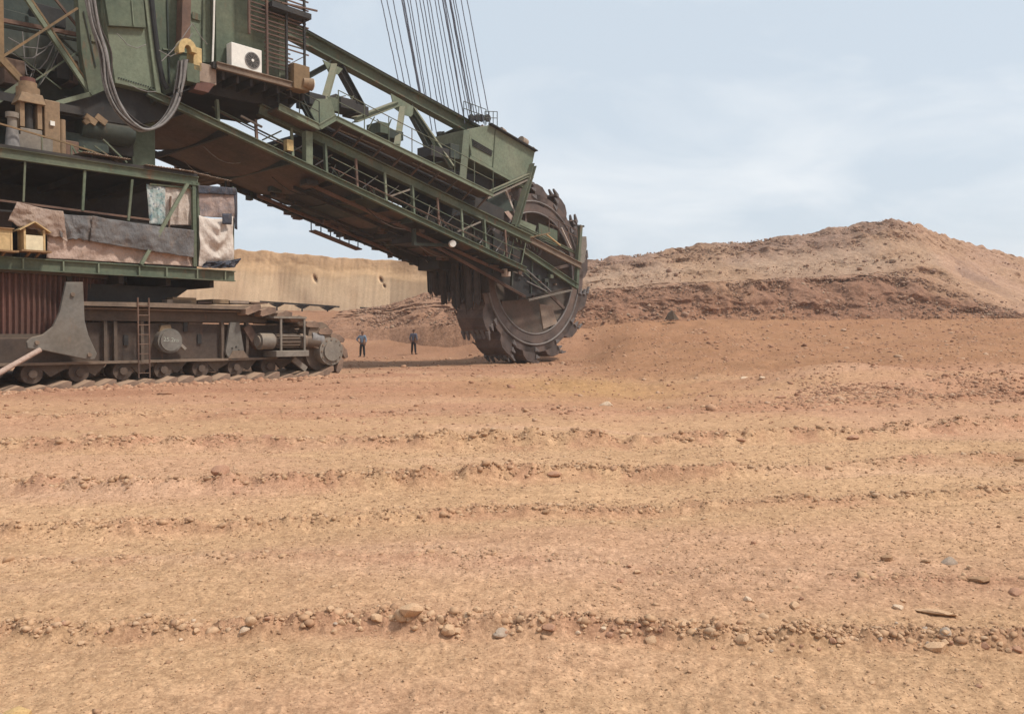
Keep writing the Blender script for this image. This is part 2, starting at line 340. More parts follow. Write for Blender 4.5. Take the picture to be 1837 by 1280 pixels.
# ground: one sheet round the viewpoint out to the horizon, finest in front
ang = np.concatenate([np.linspace(-180, -44, 40)[:-1], np.linspace(-44, 44, 760), np.linspace(44, 180, 40)[1:]]) * math.pi / 180
rad = np.concatenate([np.geomspace(0.35, 2.6, 14)[:-1], np.geomspace(2.6, 14, 310)[:-1], np.geomspace(14, 100, 250)[:-1], np.geomspace(100, 4000, 26)])
AA, RR = np.meshgrid(ang, rad)
gx_, gy_ = (RR * np.sin(AA)).ravel(), (RR * np.cos(AA)).ravel()
gz_ = np.zeros_like(gx_)
for s in range(0, len(gx_), 60000):
    gz_[s:s + 60000] = ground_z(gx_[s:s + 60000], gy_[s:s + 60000])
me = mesh_np('ground', np.stack([gx_, gy_, gz_], 1), grid_quads(len(rad), len(ang))[:, ::-1])
add_soil(me, soil_colour(gx_, gy_))
tag(link('ground', me, M.soil), kind='structure')

# ---- spoil hill behind the wheel: cross sections as (row, depth) for azimuths named by picture column
HC = {560: [(600, 66), (584, 70), (574, 73), (570, 75), (567, 76)], 640: [(594, 65), (572, 70), (563, 73), (558, 75), (556, 76)],
      700: [(590, 64), (568, 69), (560, 71), (552, 73), (546, 75)], 760: [(586, 61), (558, 65), (550, 67), (538, 70), (527, 73)],
      800: [(586, 60), (556, 64), (548, 66), (532, 69), (521, 72)],
      860: [(584, 59), (552, 62), (545, 65), (525, 69), (512, 72)], 950: [(581, 58), (540, 61), (532, 64), (508, 68), (490, 71)],
      1060: [(579, 57), (525, 60), (517, 63), (488, 67), (467, 71)], 1150: [(578, 57), (518, 60), (511, 63), (474, 68), (456, 72)],
      1250: [(577, 57), (512, 60), (505, 63), (462, 69), (440, 73)],
      1350: [(576, 57), (507, 60), (500, 63.2), (454, 69.5), (431, 73.5)], 1450: [(575, 57), (502, 60.5), (496, 63.5), (447, 70), (420, 74)],
      1540: [(574, 57), (499, 60.8), (492, 63.8), (434, 70.6), (402, 74.8)], 1595: [(574, 57), (497, 61), (488, 64), (424, 71), (392, 75)],
      1640: [(573, 57), (506, 60.5), (478, 64), (432, 74), (402, 79)], 1690: [(572, 57), (520, 60), (484, 65), (448, 77), (421, 83)],
      1760: [(571, 57), (545, 58.5), (520, 62), (474, 79), (443, 88)], 1837: [(570, 57), (560, 58), (548, 61), (500, 80), (465, 94)],
      2000: [(571, 57), (566, 59), (558, 66), (528, 85), (505, 104)], 2300: [(574, 57), (572, 60), (568, 70), (562, 90), (556, 112)], 2700: [(580, 57), (579, 60), (578, 70), (577, 90), (576, 112)]}
hk = sorted(HC)
def hill_point(px, s):
    """px, s arrays; s runs 0 foot .. 4 ridge"""
    yy = np.stack([np.interp(px, hk, [HC[k][j][0] for k in hk]) for j in range(5)]); dd = np.stack([np.interp(px, hk, [HC[k][j][1] for k in hk]) for j in range(5)])
    i = np.clip(s.astype(int), 0, 3); f = s - i; k = np.arange(len(px))
    return yy[i, k] * (1 - f) + yy[i + 1, k] * f, dd[i, k] * (1 - f) + dd[i + 1, k] * f
def hill_xyz(px, s):
    y, d = hill_point(px, s)
    ca, sa = math.cos(PITCH), math.sin(PITCH)
    dx = px - 918.5; dy = sa * (640 - y) + ca * FPX; dz = ca * (640 - y) - sa * FPX
    t = d / dy
    return dx * t, d, 1.6 + dz * t
hp = np.concatenate([np.linspace(560, 1900, 780), np.linspace(1904, 2700, 70)]); hs = np.concatenate([np.linspace(0, 4, 210)])
HP, HS = np.meshgrid(hp, hs); hpf, hsf = HP.ravel(), HS.ravel()
hx, hy, hz = hill_xyz(hpf, hsf + 0.06 * fbm(hpf * 0.02, hsf * 0 + 1.0, 3, 101) * np.sin(hsf * math.pi / 4))
spur = sstep(0.0, 40.0, hpf - np.interp(hsf, [0, 1, 2, 3, 4], [1900, 1780, 1680, 1640, 1600]))      # sandy right flank
rough = np.interp(hsf, [0, 0.15, 1, 1.3, 2, 2.6, 3, 4], [0.2, 0.9, 1, 0.55, 0.4, 0.5, 0.95, 1.0]) * (1 - 0.2 * spur)
lump = fbm(hx * 0.55, hz * 0.7 + hy * 0.4, 5, 110, 0.55)
hn_ = fbm(hx * 0.08, hx * 0, 3, 141)
crack = np.abs(fbm(hx * 0.9, hz * 0.25, 3, 120))
hstep = 0.35 * np.sin(hsf * 9.5 + 1.5 * hn_) * np.sin(np.clip(hsf, 0, 4) * math.pi / 4) * (1 - 0.5 * spur)
hy2 = hy + hstep - rough * (0.40 * lump + 0.18 * crack)
hz2 = hz + rough * 0.24 * fbm(hx * 0.9, hy * 0.9, 4, 130) * np.minimum(1, hsf * 2)
back = []
top = np.stack([hx, hy2, hz2], 1).reshape(len(hs), len(hp), 3)
b1 = top[-1].copy(); b1[:, 1] += 6; b1[:, 2] -= 0.6; b2 = b1.copy(); b2[:, 1] += 30; b2[:, 2] = 0
f0 = top[0].copy(); f0[:, 1] -= 1.5; f0[:, 2] -= 2.6
hv = np.concatenate([f0[None], top, b1[None], b2[None]]).reshape(-1, 3)
me = mesh_np('spoil_hill', hv, grid_quads(len(hs) + 3, len(hp)))
def lerp(a, b, f): return a * (1 - f[:, None]) + b * f[:, None]
hn = fbm(hx * 0.22, hz * 0.6, 4, 140)
band = np.clip(hsf + 0.22 * hn, 0, 4)
cb = np.stack([np.interp(band, [0, 0.25, 0.6, 1.0, 1.25, 1.9, 2.4, 3.0, 3.5, 4], v) for v in (
    [0.35, 0.31, 0.275, 0.28, 0.355, 0.37, 0.405, 0.335, 0.285, 0.31], [0.195, 0.17, 0.155, 0.16, 0.215, 0.245, 0.285, 0.225, 0.19, 0.21], [0.12, 0.11, 0.104, 0.108, 0.148, 0.172, 0.205, 0.165, 0.145, 0.158])], 1)
cb = lerp(cb, np.array([0.44, 0.28, 0.195]), spur * 0.8)
gul = sstep(0.0, 0.5, fbm(hx * 0.25, hz * 0.35, 4, 155)) * sstep(1560, 1660, hpf) * np.interp(hsf, [0, .3, 1.6, 2.6, 3.4], [.3, 1, 1, .7, 0])
cb = lerp(cb, np.array([0.235, 0.155, 0.125]), gul * 0.75)
cb = lerp(cb, np.array([0.40, 0.255, 0.16]), sstep(0.1, 0.7, fbm(hx * 0.12, hz * 0.4, 3, 150)) * 0.45)
lowleft = 1 - sstep(760, 1000, hpf)
cb = lerp(cb, np.array([0.33, 0.19, 0.125]), lowleft * 0.8)
cb = cb.reshape(len(hs), len(hp), 3); cb = np.concatenate([cb[:1], cb, cb[-1:], cb[-1:]]).reshape(-1, 3)
add_soil(me, cb)
tag(link('spoil_hill', me, M.soil_far), kind='structure')

# ---- pale cut face on the left, scored by the wheel
CP = np.linspace(120, 900, 620); CS = np.linspace(0, 1, 90)
ctop = np.interp(CP, [120, 340, 430, 470, 500, 560, 600, 660, 700, 760, 800, 900], [440, 444, 448, 450, 452, 457, 461, 464, 466, 471, 480, 505])
cpf, csf = [a.ravel() for a in np.meshgrid(CP, CS)]
ct = np.interp(cpf, CP, ctop) + 0.9 * fbm(cpf * 0.07, csf * 0, 5, 160)
cd = np.interp(cpf, [120, 500, 700, 800, 900], [93, 92, 88, 83, 78]) - 3.2 * (1 - csf)
yy = 572 + (ct - 572) * csf
ca, sa = math.cos(PITCH), math.sin(PITCH)
dx = cpf - 918.5; dy = sa * (640 - yy) + ca * FPX; dz = ca * (640 - yy) - sa * FPX
t_ = cd / dy; cx_, cz_ = dx * t_, 1.6 + dz * t_
score = 0.007 * np.sin(cx_ * 9.5 + 1.2 * fbm(cx_ * 0.5, cz_ * 0.4, 2, 170)) + 0.02 * fbm(cx_ * 2.6, cz_ * 0.12, 3, 171) + 0.35 * fbm(cx_ * 0.12, cz_ * 0.15, 3, 172)
strat = csf + 0.05 * fbm(cx_ * 0.25, csf * 3, 4, 173)
ledge = 0.25 * sstep(0.68, 0.84, strat)
hole = np.zeros_like(cx_)
for (hpx, hpy, hw, hh_) in ((566, 500, 3.4, 6.5), (684, 502, 3.2, 5), (690, 513, 2, 3)):
    hole = np.maximum(hole, np.exp(-((cpf - hpx - (hpy - yy) * -0.35) / hw * 1.4) ** 2 - ((yy - hpy) / hh_ * 1.3) ** 2))
cyv = cd + score * (1 - 0.5 * ledge) + ledge + 0.06 * fbm(cx_ * 1.2, cz_ * 1.2, 4, 174) * sstep(0.7, 0.85, strat) + 1.1 * hole
front = np.stack([cx_, cyv, cz_ + 0.06 * fbm(cx_ * 0.9, cx_ * 0, 3, 175) * sstep(0.95, 1, csf)], 1).reshape(len(CS), len(CP), 3)
bk = front[-1].copy(); bk[:, 1] += 8; bk[:, 2] -= 0.3; bk2 = bk.copy(); bk2[:, 1] += 400
me = mesh_np('cut_face', np.concatenate([front, bk[None], bk2[None]]).reshape(-1, 3), grid_quads(len(CS) + 2, len(CP)))
cc = np.stack([np.interp(strat, [0, 0.35, 0.62, 0.72, 0.85, 1], v) for v in ([0.60, 0.60, 0.585, 0.53, 0.50, 0.51], [0.44, 0.435, 0.415, 0.35, 0.32, 0.325], [0.295, 0.285, 0.262, 0.205, 0.182, 0.19])], 1)
cc = lerp(cc, np.array([0.54, 0.36, 0.225]), sstep(0.0, 0.8, fbm(cx_ * 0.5, cz_ * 0.15, 3, 176)) * 0.4)
cc = cc.reshape(len(CS), len(CP), 3); add_soil(me, np.concatenate([cc, cc[-1:], cc[-1:]]).reshape(-1, 3))
tag(link('cut_face', me, M.soil_cut), kind='structure')

ROOT_X, ROOT_Y = -17.59, 25.94      # where the excavator stands
# ---- loose soil: pebbles and clods nobody could count
t5 = (1 + 5 ** 0.5) / 2
ICO_V = np.array([(-1, t5, 0), (1, t5, 0), (-1, -t5, 0), (1, -t5, 0), (0, -1, t5), (0, 1, t5), (0, -1, -t5), (0, 1, -t5), (t5, 0, -1), (t5, 0, 1), (-t5, 0, -1), (-t5, 0, 1)]) / math.hypot(1, t5)
ICO_F = np.array([(0, 11, 5), (0, 5, 1), (0, 1, 7), (0, 7, 10), (0, 10, 11), (1, 5, 9), (5, 11, 4), (11, 10, 2), (10, 7, 6), (7, 1, 8), (3, 9, 4), (3, 4, 2), (3, 2, 6), (3, 6, 8), (3, 8, 9), (4, 9, 5), (2, 4, 11), (6, 2, 10), (8, 6, 7), (9, 8, 1)])
OCT_V = np.array([(1, 0, 0), (-1, 0, 0), (0, 1, 0), (0, -1, 0), (0, 0, 1), (0, 0, -1)], float); OCT_F = np.array([(0, 2, 4), (2, 1, 4), (1, 3, 4), (3, 0, 4), (2, 0, 5), (1, 2, 5), (3, 1, 5), (0, 3, 5)])
def scatter(name, P, size, mat, flat=0.65, jag=0.28, grit=False):
    BV, BF = (OCT_V, OCT_F) if grit else (ICO_V, ICO_F)
    n = len(P); v = np.repeat(BV[None], n, 0) * (1 + jag * RNG.uniform(-1, 1, (n, len(BV), 1)))
    sc = size[:, None] * np.stack([RNG.uniform(0.75, 1.35, n), RNG.uniform(0.75, 1.35, n), RNG.uniform(flat * 0.7, flat * 1.3, n)], 1)
    v = v * sc[:, None, :]
    a = RNG.uniform(0, 6.28, n); tl = RNG.uniform(-0.5, 0.5, n)
    x, y, z = v[..., 0], v[..., 1], v[..., 2]
    y, z = y * np.cos(tl)[:, None] - z * np.sin(tl)[:, None], y * np.sin(tl)[:, None] + z * np.cos(tl)[:, None]
    x, y = x * np.cos(a)[:, None] - y * np.sin(a)[:, None], x * np.sin(a)[:, None] + y * np.cos(a)[:, None]
    v = np.stack([x, y, z], 2) + P[:, None, :]
    tr = (BF[None] + (np.arange(n) * len(BV))[:, None, None]).reshape(-1, 3)
    me = mesh_np(name, v.reshape(-1, 3), None, tr)
    o = link(name, me, mat, smooth=(jag < 0.25)); tag(o, kind='stuff'); return o
def ground_points(n, y0, y1, keep):
    px = RNG.uniform(-220, 2060, n); lo, hi = math.log(y0), math.log(y1); Y = np.exp(RNG.uniform(lo, hi, n))
    X = (px - 918.5) / FPX * Y; k = RNG.uniform(0, 1, n) < keep(X, Y); X, Y = X[k], Y[k]
    return np.stack([X, Y, ground_z(X, Y)], 1)
def dens(X, Y):
    return np.clip(0.06 + 0.22 * sstep(-0.1, 0.8, fbm(X * 0.9, Y * 0.9, 3, 200)) + 1.2 * ridge_mask(X, Y) * sstep(-0.5, 0.5, fbm(X * 0.5, Y * 0.5, 2, 201)), 0, 1)
P = ground_points(95000, 2.4, 12, lambda X, Y: np.clip(0.28 + 0.35 * sstep(-.2, .6, fbm(X * 3, Y * 3, 2, 205)), 0, 1)); d = P[:, 1]
sz = np.clip(d / 804 * RNG.lognormal(0.0, 0.38, len(P)), 0.003, 0.03)
tag(scatter('grit', P, sz, M.gravel, 0.6, 0.3, True), 'fine grit covering the near ground', 'grit')
P = ground_points(30000, 2.4, 13, dens); d = P[:, 1]
sz = d / 804 * RNG.lognormal(-0.05, 0.42, len(P)) * 0.85; sz = np.clip(sz, 0.003, 0.045); P[:, 2] -= sz * 0.05
tag(scatter('pebbles', P, sz, M.gravel, 0.6, 0.27), 'fine pebbles and soil crumbs strewn over the near ground', 'pebbles')
P = ground_points(24000, 13, 56, lambda X, Y: np.clip(dens(X, Y) * 0.6 + 0.5 * sstep(9, 13, X) * np.exp(-((Y - 20) / 3) ** 2) + 0.15, 0, 1)); d = P[:, 1]
sz = np.clip(d / 804 * RNG.lognormal(0.0, 0.5, len(P)) * 0.9, 0.012, 0.16); P[:, 2] += sz * 0.15
tag(scatter('clods', P, sz, M.clods, 0.6, 0.3), 'reddish clods lying on the ground towards the machine', 'clods')
n_ = 9000; px = RNG.uniform(1180, 1900, n_); Y = RNG.normal(20.6, 1.5, n_); X = (px - 918.5) / FPX * Y; k = RNG.uniform(0, 1, n_) < sstep(1180, 1500, px) * sstep(-.5, .5, fbm(X * .8, Y * .8, 3, 310)); X, Y = X[k], Y[k]
px = RNG.uniform(960, 1900, 9000); Y2 = RNG.uniform(27, 57, 9000); X2 = (px - 918.5) / FPX * Y2; k = RNG.uniform(0, 1, 9000) < 0.15 + 0.6 * sstep(-.2, .6, fbm(X2 * .5, Y2 * .5, 3, 311)); X2, Y2 = X2[k], Y2[k]
sz = np.concatenate([np.clip(RNG.lognormal(-3.6, .55, len(X)), .012, .10), np.clip(Y2 / 804 * RNG.lognormal(-.25, .5, len(X2)), .02, .2)])
X = np.concatenate([X, X2]); Y = np.concatenate([Y, Y2]); P = np.stack([X, Y, ground_z(X, Y) - sz * .15], 1)
tag(scatter('bank_clods', P, sz, M.clods, 0.7, 0.3), 'rough clods on the right and on the bank below the hill', 'clods')
xl = RNG.uniform(-1.5, 11.2, 1500); vl = -5.2 - RNG.gamma(1.4, .16, 1500); X = ROOT_X + xl * math.cos(R(48)) - vl * math.sin(R(48)); Y = ROOT_Y + xl * math.sin(R(48)) + vl * math.cos(R(48)); sz = np.clip(RNG.lognormal(-2.9, .5, 1500), .02, .16)
tag(scatter('track_spoil', np.stack([X, Y, ground_z(X, Y) - sz * .1], 1), sz, M.clods, 0.7, 0.3), 'crumbled soil pushed up along the crawler track', 'clods')
# crumbs and lumps heaped along the windrows
PP, SS = [], []
for n_, (gx, gy, wd, hh, c) in enumerate(RID):
    m = (6500, 1800, 4200, 4800, 4800, 2400)[n_]; yc = gy[len(gy) // 2]; X = RNG.uniform(-0.72, 0.72, m) * yc
    patch = sstep(-0.6, 0.5, fbm(X * 0.22, X * 0 + n_, 2, 70 + n_)) * 0.8 + 0.25
    k = RNG.uniform(0, 1, m) < patch * (0.5 + 0.5 * sstep(-.3, .4, fbm(X * 1.7 / yc * 5, X * 0, 3, 300 + n_))); X = X[k]
    Y = np.interp(X, gx, gy) + 0.35 * wd * fbm(X * 0.25 / wd, X * 0 + n_ * 7.7, 3, 50 + n_) + wd * (RNG.gamma(1.6, 0.55, len(X)) - 0.35)
    PP.append(np.stack([X, Y, ground_z(X, Y)], 1)); SS.append(np.clip(RNG.lognormal(-3.35, 0.75, len(X)) * 0.25 * (wd / 0.25) ** 0.6, Y / 804 * 0.45, (0.14 if n_ < 2 else 0.09) * wd + 0.02))
P = np.concatenate(PP); sz = np.concatenate(SS); P[:, 2] -= sz * 0.12
tag(scatter('windrow_crumbs', P, sz, M.gravel, 0.7, 0.3), 'soil crumbs and small lumps heaped along the graded windrows', 'clods')
n = 21000; hpx = RNG.uniform(640, 1900, n); hss = RNG.uniform(0, 4, n)
k = RNG.uniform(0, 1, n) < np.interp(hss, [0, 0.2, 1, 1.4, 2, 2.8, 3.2, 4], [0.5, 0.9, 1, 0.5, 0.3, 0.3, 0.8, 1.0]) * np.where(hpx > np.interp(hss, [0, 1, 2, 3, 4], [1900, 1780, 1680, 1640, 1600]), 0.25, 1)
hpx, hss = hpx[k], hss[k]; X, Y, Z = hill_xyz(hpx, hss); lump = fbm(X * 0.55, Z * 0.7 + Y * 0.4, 5, 110, 0.55)
sz = np.clip(RNG.lognormal(-3.0, 0.5, len(X)), 0.03, 0.26)
P = np.stack([X, Y - 0.34 * lump - 0.06, Z + sz * 0.1], 1)
tag(scatter('hill_clods', P, sz, M.hill_clods, 0.75, 0.32), 'broken clods covering the face of the spoil hill', 'clods')

# ------------------------------------------------------------------ mesh building kit
def ortho(d, up=Vector((0, 0, 1))):
    d = d.normalized()
    if abs(d.dot(up)) > 0.97: up = Vector((1, 0, 0))
    s = d.cross(up).normalized(); return d, s, s.cross(d).normalized()
class G:
    def __init__(s): s.v = []; s.f = []
    def add(s, vs, fs):
        b = len(s.v); s.v += [Vector(p) for p in vs]; s.f += [tuple(i + b for i in f) for f in fs]; return s
    def hexa(s, p):   # 8 points: bottom ring, top ring
        return s.add(p, [(3, 2, 1, 0), (4, 5, 6, 7), (0, 1, 5, 4), (1, 2, 6, 5), (2, 3, 7, 6), (3, 0, 4, 7)])
    def box(s, lo, hi):
        (a, b, c), (d, e, f) = lo, hi
        return s.hexa([(a, b, c), (d, b, c), (d, e, c), (a, e, c), (a, b, f), (d, b, f), (d, e, f), (a, e, f)])
    def bar(s, a, b, w, h=None, up=Vector((0, 0, 1)), ext=0.0):
        a, b = Vector(a), Vector(b); h = h or w; d, r, u = ortho(b - a, up); a = a - d * ext; b = b + d * ext
        return s.hexa([a - r * w / 2 - u * h / 2, a + r * w / 2 - u * h / 2, b + r * w / 2 - u * h / 2, b - r * w / 2 - u * h / 2,
                       a - r * w / 2 + u * h / 2, a + r * w / 2 + u * h / 2, b + r * w / 2 + u * h / 2, b - r * w / 2 + u * h / 2])
    def ibeam(s, a, b, w, h, t=0.03, up=Vector((0, 0, 1))):
        a, b = Vector(a), Vector(b); d, r, u = ortho(b - a, up)
        k = u * (h / 2 - t / 2)
        s.bar(a + k, b + k, w, t, up); s.bar(a - k, b - k, w, t, up); s.bar(a, b, t, h - 2 * t, up); return s
    def tube(s, a, b, r, n=8, r2=None):
        a, b = Vector(a), Vector(b); r2 = r if r2 is None else r2; d, x, y = ortho(b - a); vs = []
        for p, q in ((a, r), (b, r2)):
            vs += [p + (x * math.cos(k * 2 * math.pi / n) + y * math.sin(k * 2 * math.pi / n)) * q for k in range(n)]
        return s.add(vs, [(k, (k + 1) % n, (k + 1) % n + n, k + n) for k in range(n)] + [tuple(range(n - 1, -1, -1)), tuple(range(n, 2 * n))])
    def path(s, pts, r, n=6):
        pts = [Vector(p) for p in pts]; vs = []; fs = []
        for i, p in enumerate(pts):
            d = (pts[min(i + 1, len(pts) - 1)] - pts[max(i - 1, 0)])
            d, x, y = ortho(d)
            vs += [p + (x * math.cos(k * 2 * math.pi / n) + y * math.sin(k * 2 * math.pi / n)) * r for k in range(n)]
        for i in range(len(pts) - 1):
            fs += [(i * n + k, i * n + (k + 1) % n, (i + 1) * n + (k + 1) % n, (i + 1) * n + k) for k in range(n)]
        fs += [tuple(range(n - 1, -1, -1)), tuple(range((len(pts) - 1) * n, len(pts) * n))]
        return s.add(vs, fs)
    def prism(s, poly, off):
        poly = [Vector(p) for p in poly]; off = Vector(off); n = len(poly)
        return s.add(poly + [p + off for p in poly], [tuple(range(n)), tuple(range(2 * n - 1, n - 1, -1))] + [(k, k + n, (k + 1) % n + n, (k + 1) % n) for k in range(n)])
    def ring(s, c, r0, r1, y0, y1, n=40, a0=0, a1=2 * math.pi):
        """annulus about the local y axis"""
        full = abs(a1 - a0 - 2 * math.pi) < 1e-6; m = n if full else n + 1; vs = []
        for k in range(m):
            a = a0 + (a1 - a0) * k / n; ca, sa = math.cos(a), math.sin(a)
            vs += [(c[0] + r * ca, c[1] + y, c[2] + r * sa) for r, y in ((r0, y0), (r1, y0), (r1, y1), (r0, y1))]
        fs = []
        for k in range(n):
            j = (k + 1) % m
            fs += [(k * 4 + i, k * 4 + (i + 1) % 4, j * 4 + (i + 1) % 4, j * 4 + i) for i in range(4)]
        return s.add(vs, fs)
    def sheet(s, tl, tr, br, bl, nx, ny, fn=None):
        tl, tr, br, bl = map(Vector, (tl, tr, br, bl)); vs = []
        for j in range(ny + 1):
            for i in range(nx + 1):
                a, b = i / nx, j / ny
                p = (tl * (1 - a) + tr * a) * (1 - b) + (bl * (1 - a) + br * a) * b
                vs.append(p + (fn(a, b) if fn else Vector()))
        return s.add(vs, [(j * (nx + 1) + i, j * (nx + 1) + i + 1, (j + 1) * (nx + 1) + i + 1, (j + 1) * (nx + 1) + i) for j in range(ny) for i in range(nx)])
    def mesh(s, name, mat):
        me = bpy.data.meshes.new(name); me.from_pydata([tuple(p) for p in s.v], [], s.f)
        bm = bmesh.new(); bm.from_mesh(me); bmesh.ops.recalc_face_normals(bm, faces=bm.faces); bm.to_mesh(me); bm.free()
        me.materials.append(mat); return me
    def build(s, name, mat, parent=None, smooth=False, bevel=0):
        o = bpy.data.objects.new(name, s.mesh(name, mat)); COL.objects.link(o); o.parent = parent
        if smooth:
            o.data.polygons.foreach_set('use_smooth', [True] * len(o.data.polygons))
            o.data.set_sharp_from_angle(angle=R(38))
        if bevel:
            b = o.modifiers.new('bevel', 'BEVEL'); b.width = bevel; b.segments = 2; b.limit_method = 'ANGLE'
        return o
def bar(name, a, b, w, h, mat, parent, ext=0.0): return G().bar(a, b, w, h, ext=ext).build(name, mat, parent)
def beam(name, a, b, w, h, mat, parent, t=0.035): return G().ibeam(a, b, w, h, t).build(name, mat, parent)
def tube(name, a, b, r, mat, parent, n=10, r2=None): return G().tube(a, b, r, n, r2).build(name, mat, parent, True)
def copy_of(o, parent, loc=None, rot=None, scale=None):
    c = o.copy(); COL.objects.link(c); c.parent = parent
    if loc is not None: c.location = loc
    if rot is not None: c.rotation_euler = rot
    if scale is not None: c.scale = scale
    return c

# ------------------------------------------------------------------ the excavator (own frame: x along the boom, y to its far side, z up)
ROOT = Vector((ROOT_X, ROOT_Y, 0)); TH = R(48)
EX, EY = Vector((math.cos(TH), math.sin(TH), 0)), Vector((-math.sin(TH), math.cos(TH), 0))
def L(px, py, v, dz=0.0):
    """point of the machine on its lengthwise plane y = v that stands at this place in the photograph"""
    d = ray(px, py); o = EYE - ROOT; t = (v - o.dot(EY)) / d.dot(EY); p = o + d * t
    return Vector((p.dot(EX), v, p.z + dz))
def world_of(p): return ROOT + EX * p.x + EY * p.y + Vector((0, 0, p.z))
ext = bpy.data.objects.new('bucket_wheel_excavator', None); COL.objects.link(ext); ext.location = ROOT; ext.rotation_euler = (0, 0, TH)
tag(ext, 'huge weathered green bucket wheel excavator standing on muddy crawler tracks', 'excavator')
XV = Vector((1, 0, 0)); YV = Vector((0, 1, 0)); ZV = Vector((0, 0, 1))

# ---- crawlers
def track_path(v):
    fc = L(590, 632, -4.6); cx, cz, r = fc.x - .5, 0.92, 0.80
    top = [(-11.0, 2.45), (L(430, 551, -4.2).x, 2.5), (L(478, 563, -4.2).x, 2.42), (L(545, 583, -4.2).x - .25, 1.98)]
    pts = [(x, 0.03) for x in np.linspace(-12, cx, 60)]
    pts += [(cx + r * math.cos(a), cz + r * math.sin(a)) for a in np.linspace(-math.pi / 2, 0.32 * math.pi, 14)]
    pts += top[::-1] + [(-12.6, 2.2), (-13.3, 1.4), (-13.0, 0.4), (-12, 0.03)]
    return pts
def shoe_mesh():
    g = G(); w0, w1 = -1.35, 1.35
    prof = [(-0.27, -0.10), (-0.29, 0.04), (-0.20, 0.10), (0.22, 0.25), (0.31, 0.22), (0.29, 0.05), (0.10, -0.02), (0.02, -0.10)]
    g.prism([(x, w0, z) for x, z in prof], (0, w1 - w0, 0))
    return g
def crawler(v0, detail):
    s = -1 if v0 < 0 else 1
    vo = v0 + s * 1.35; vf = v0 + s * 0.72        # outer edge of the shoes, outer face of the frame
    g = G()
    g.prism([L(150, 578, vf) if detail else Vector((1.7, vf, 2.0)), Vector((9.1, vf, 1.95)), Vector((9.7, vf, 1.2)), Vector((8.4, vf, 0.72)), Vector((-11.5, vf, 0.72)), Vector((-11.5, vf, 1.5)), Vector((1.5, vf, 1.5))], (0, -s * 1.5, 0))
    fr = g.build('crawler_frame', M.frame, ext, bevel=0.02)
    # upper box girder and lower flange
    G().box((1.4, min(vf + s * .10, vf - s * 1.6), 2.02), (8.0, max(vf + s * .10, vf - s * 1.6), 2.36)).build('upper_girder', M.mud_dk, fr, bevel=0.02)
    G().box((-11.2, min(vf + s * .26, vf - s * .2), 0.715), (8.3, max(vf + s * .26, vf - s * .2), 0.79)).build('lower_flange', M.mud, fr)
    G().box((1.5, min(vf + s * .30, vf - s * .2), 2.363), (7.9, max(vf + s * .30, vf - s * .2), 2.42)).build('upper_flange', M.mud, fr)
    G().prism([(1.55, vo - s * .12, 2.46), (6.9, vo - s * .12, 2.46), (7.4, vo - s * .12, 2.40), (7.4, vo - s * .12, 2.50), (6.9, vo - s * .12, 2.58), (4, vo - s * .12, 2.61), (1.55, vo - s * .12, 2.58)], (0, -s * 2.3, 0)).build('top_guard', M.mud, fr)
    # shoes along the whole loop
    pts = track_path(v0); seg = [math.dist(pts[i], pts[i + 1]) for i in range(len(pts) - 1)]; tot = sum(seg); n = int(tot / 0.615); first = None
    for k in range(n):
        d = k * tot / n; i = 0
        while d > seg[i]: d -= seg[i]; i += 1
        (x0, z0), (x1, z1) = pts[i], pts[i + 1]; f = d / seg[i]; a = math.atan2(z1 - z0, x1 - x0)
        if z1 > 0.5 and z0 > 0.5 and x0 + (x1 - x0) * f < 6.9: continue            # the top run lies hidden under its guard
        low = z0 < 0.1 and z1 < 0.1
        loc = (x0 + (x1 - x0) * f, v0 + random.uniform(-.03, .03), z0 + (z1 - z0) * f + (random.uniform(-.07, .02) if low else 0))
        # inside face up on the ground run
        rot = (0 if low else 0, -a, 0)
        if first is None: first = shoe_mesh().build('track_shoe', M.shoe_mud, fr, bevel=0); o = first
        else: o = copy_of(first, fr)
        o.location = loc; o.rotation_euler = (random.uniform(-.03, .03), -a + random.uniform(-.10, .08), random.uniform(-.03, .03)); o.scale = (random.uniform(.93, 1.02), 1, random.uniform(.85, 1.05))
    # rollers on the ground run
    rg = None
    for k in range(16):
        x = -11 + k * 1.27
        if rg is None: rg = G().tube((0, -.35, 0), (0, .35, 0), 0.29, 16).tube((0, s * .35, 0), (0, s * .46, 0), 0.12, 10).build('track_roller', M.frame, fr, True); o = rg
        else: o = copy_of(rg, fr)
        o.location = (x, vf + s * 0.05 - s * .3, 0.47)
    g = G(); cx = L(590, 632, -4.6).x - .5
    g.tube((cx, v0 - 1.0, 0.92), (cx, v0 + 1.0, 0.92), 0.70, 28).build('drive_drum', M.mud_dk, fr, True)
    return fr, vo, vf
near, vo, vf = crawler(-3.85, True)
far, _, _ = crawler(3.85, False)
# rocker brackets between the rollers
for k, x in enumerate(np.arange(-1, 9.3, 2.55)):
    p = [(x - 1.0, vf - .06, .74), (x + 1.0, vf - .06, .74), (x + .62, vf - .06, .36), (x + .2, vf - .06, .58), (x - .2, vf - .06, .58), (x - .62, vf - .06, .36)]
    G().prism(p, (0, .1, 0)).build('rocker_bracket', M.mud_dk, near)
# frame side: posts, plates, holes
for px in (186, 204, 252, 396, 440):
    a = L(px, 582, vf - .02); G().box((a.x - .05, vf - .16, .79), (a.x + .05, vf + .002, 2.02)).build('stiffener', M.mud_dk, near)
for px, py in ((225, 610), (357, 608), (332, 586)):
    a = L(px, py, vf); G().box((a.x - .07, vf - .05, a.z - .16), (a.x + .07, vf - .003, a.z + .16)).build('slot_plate', M.dark, near)
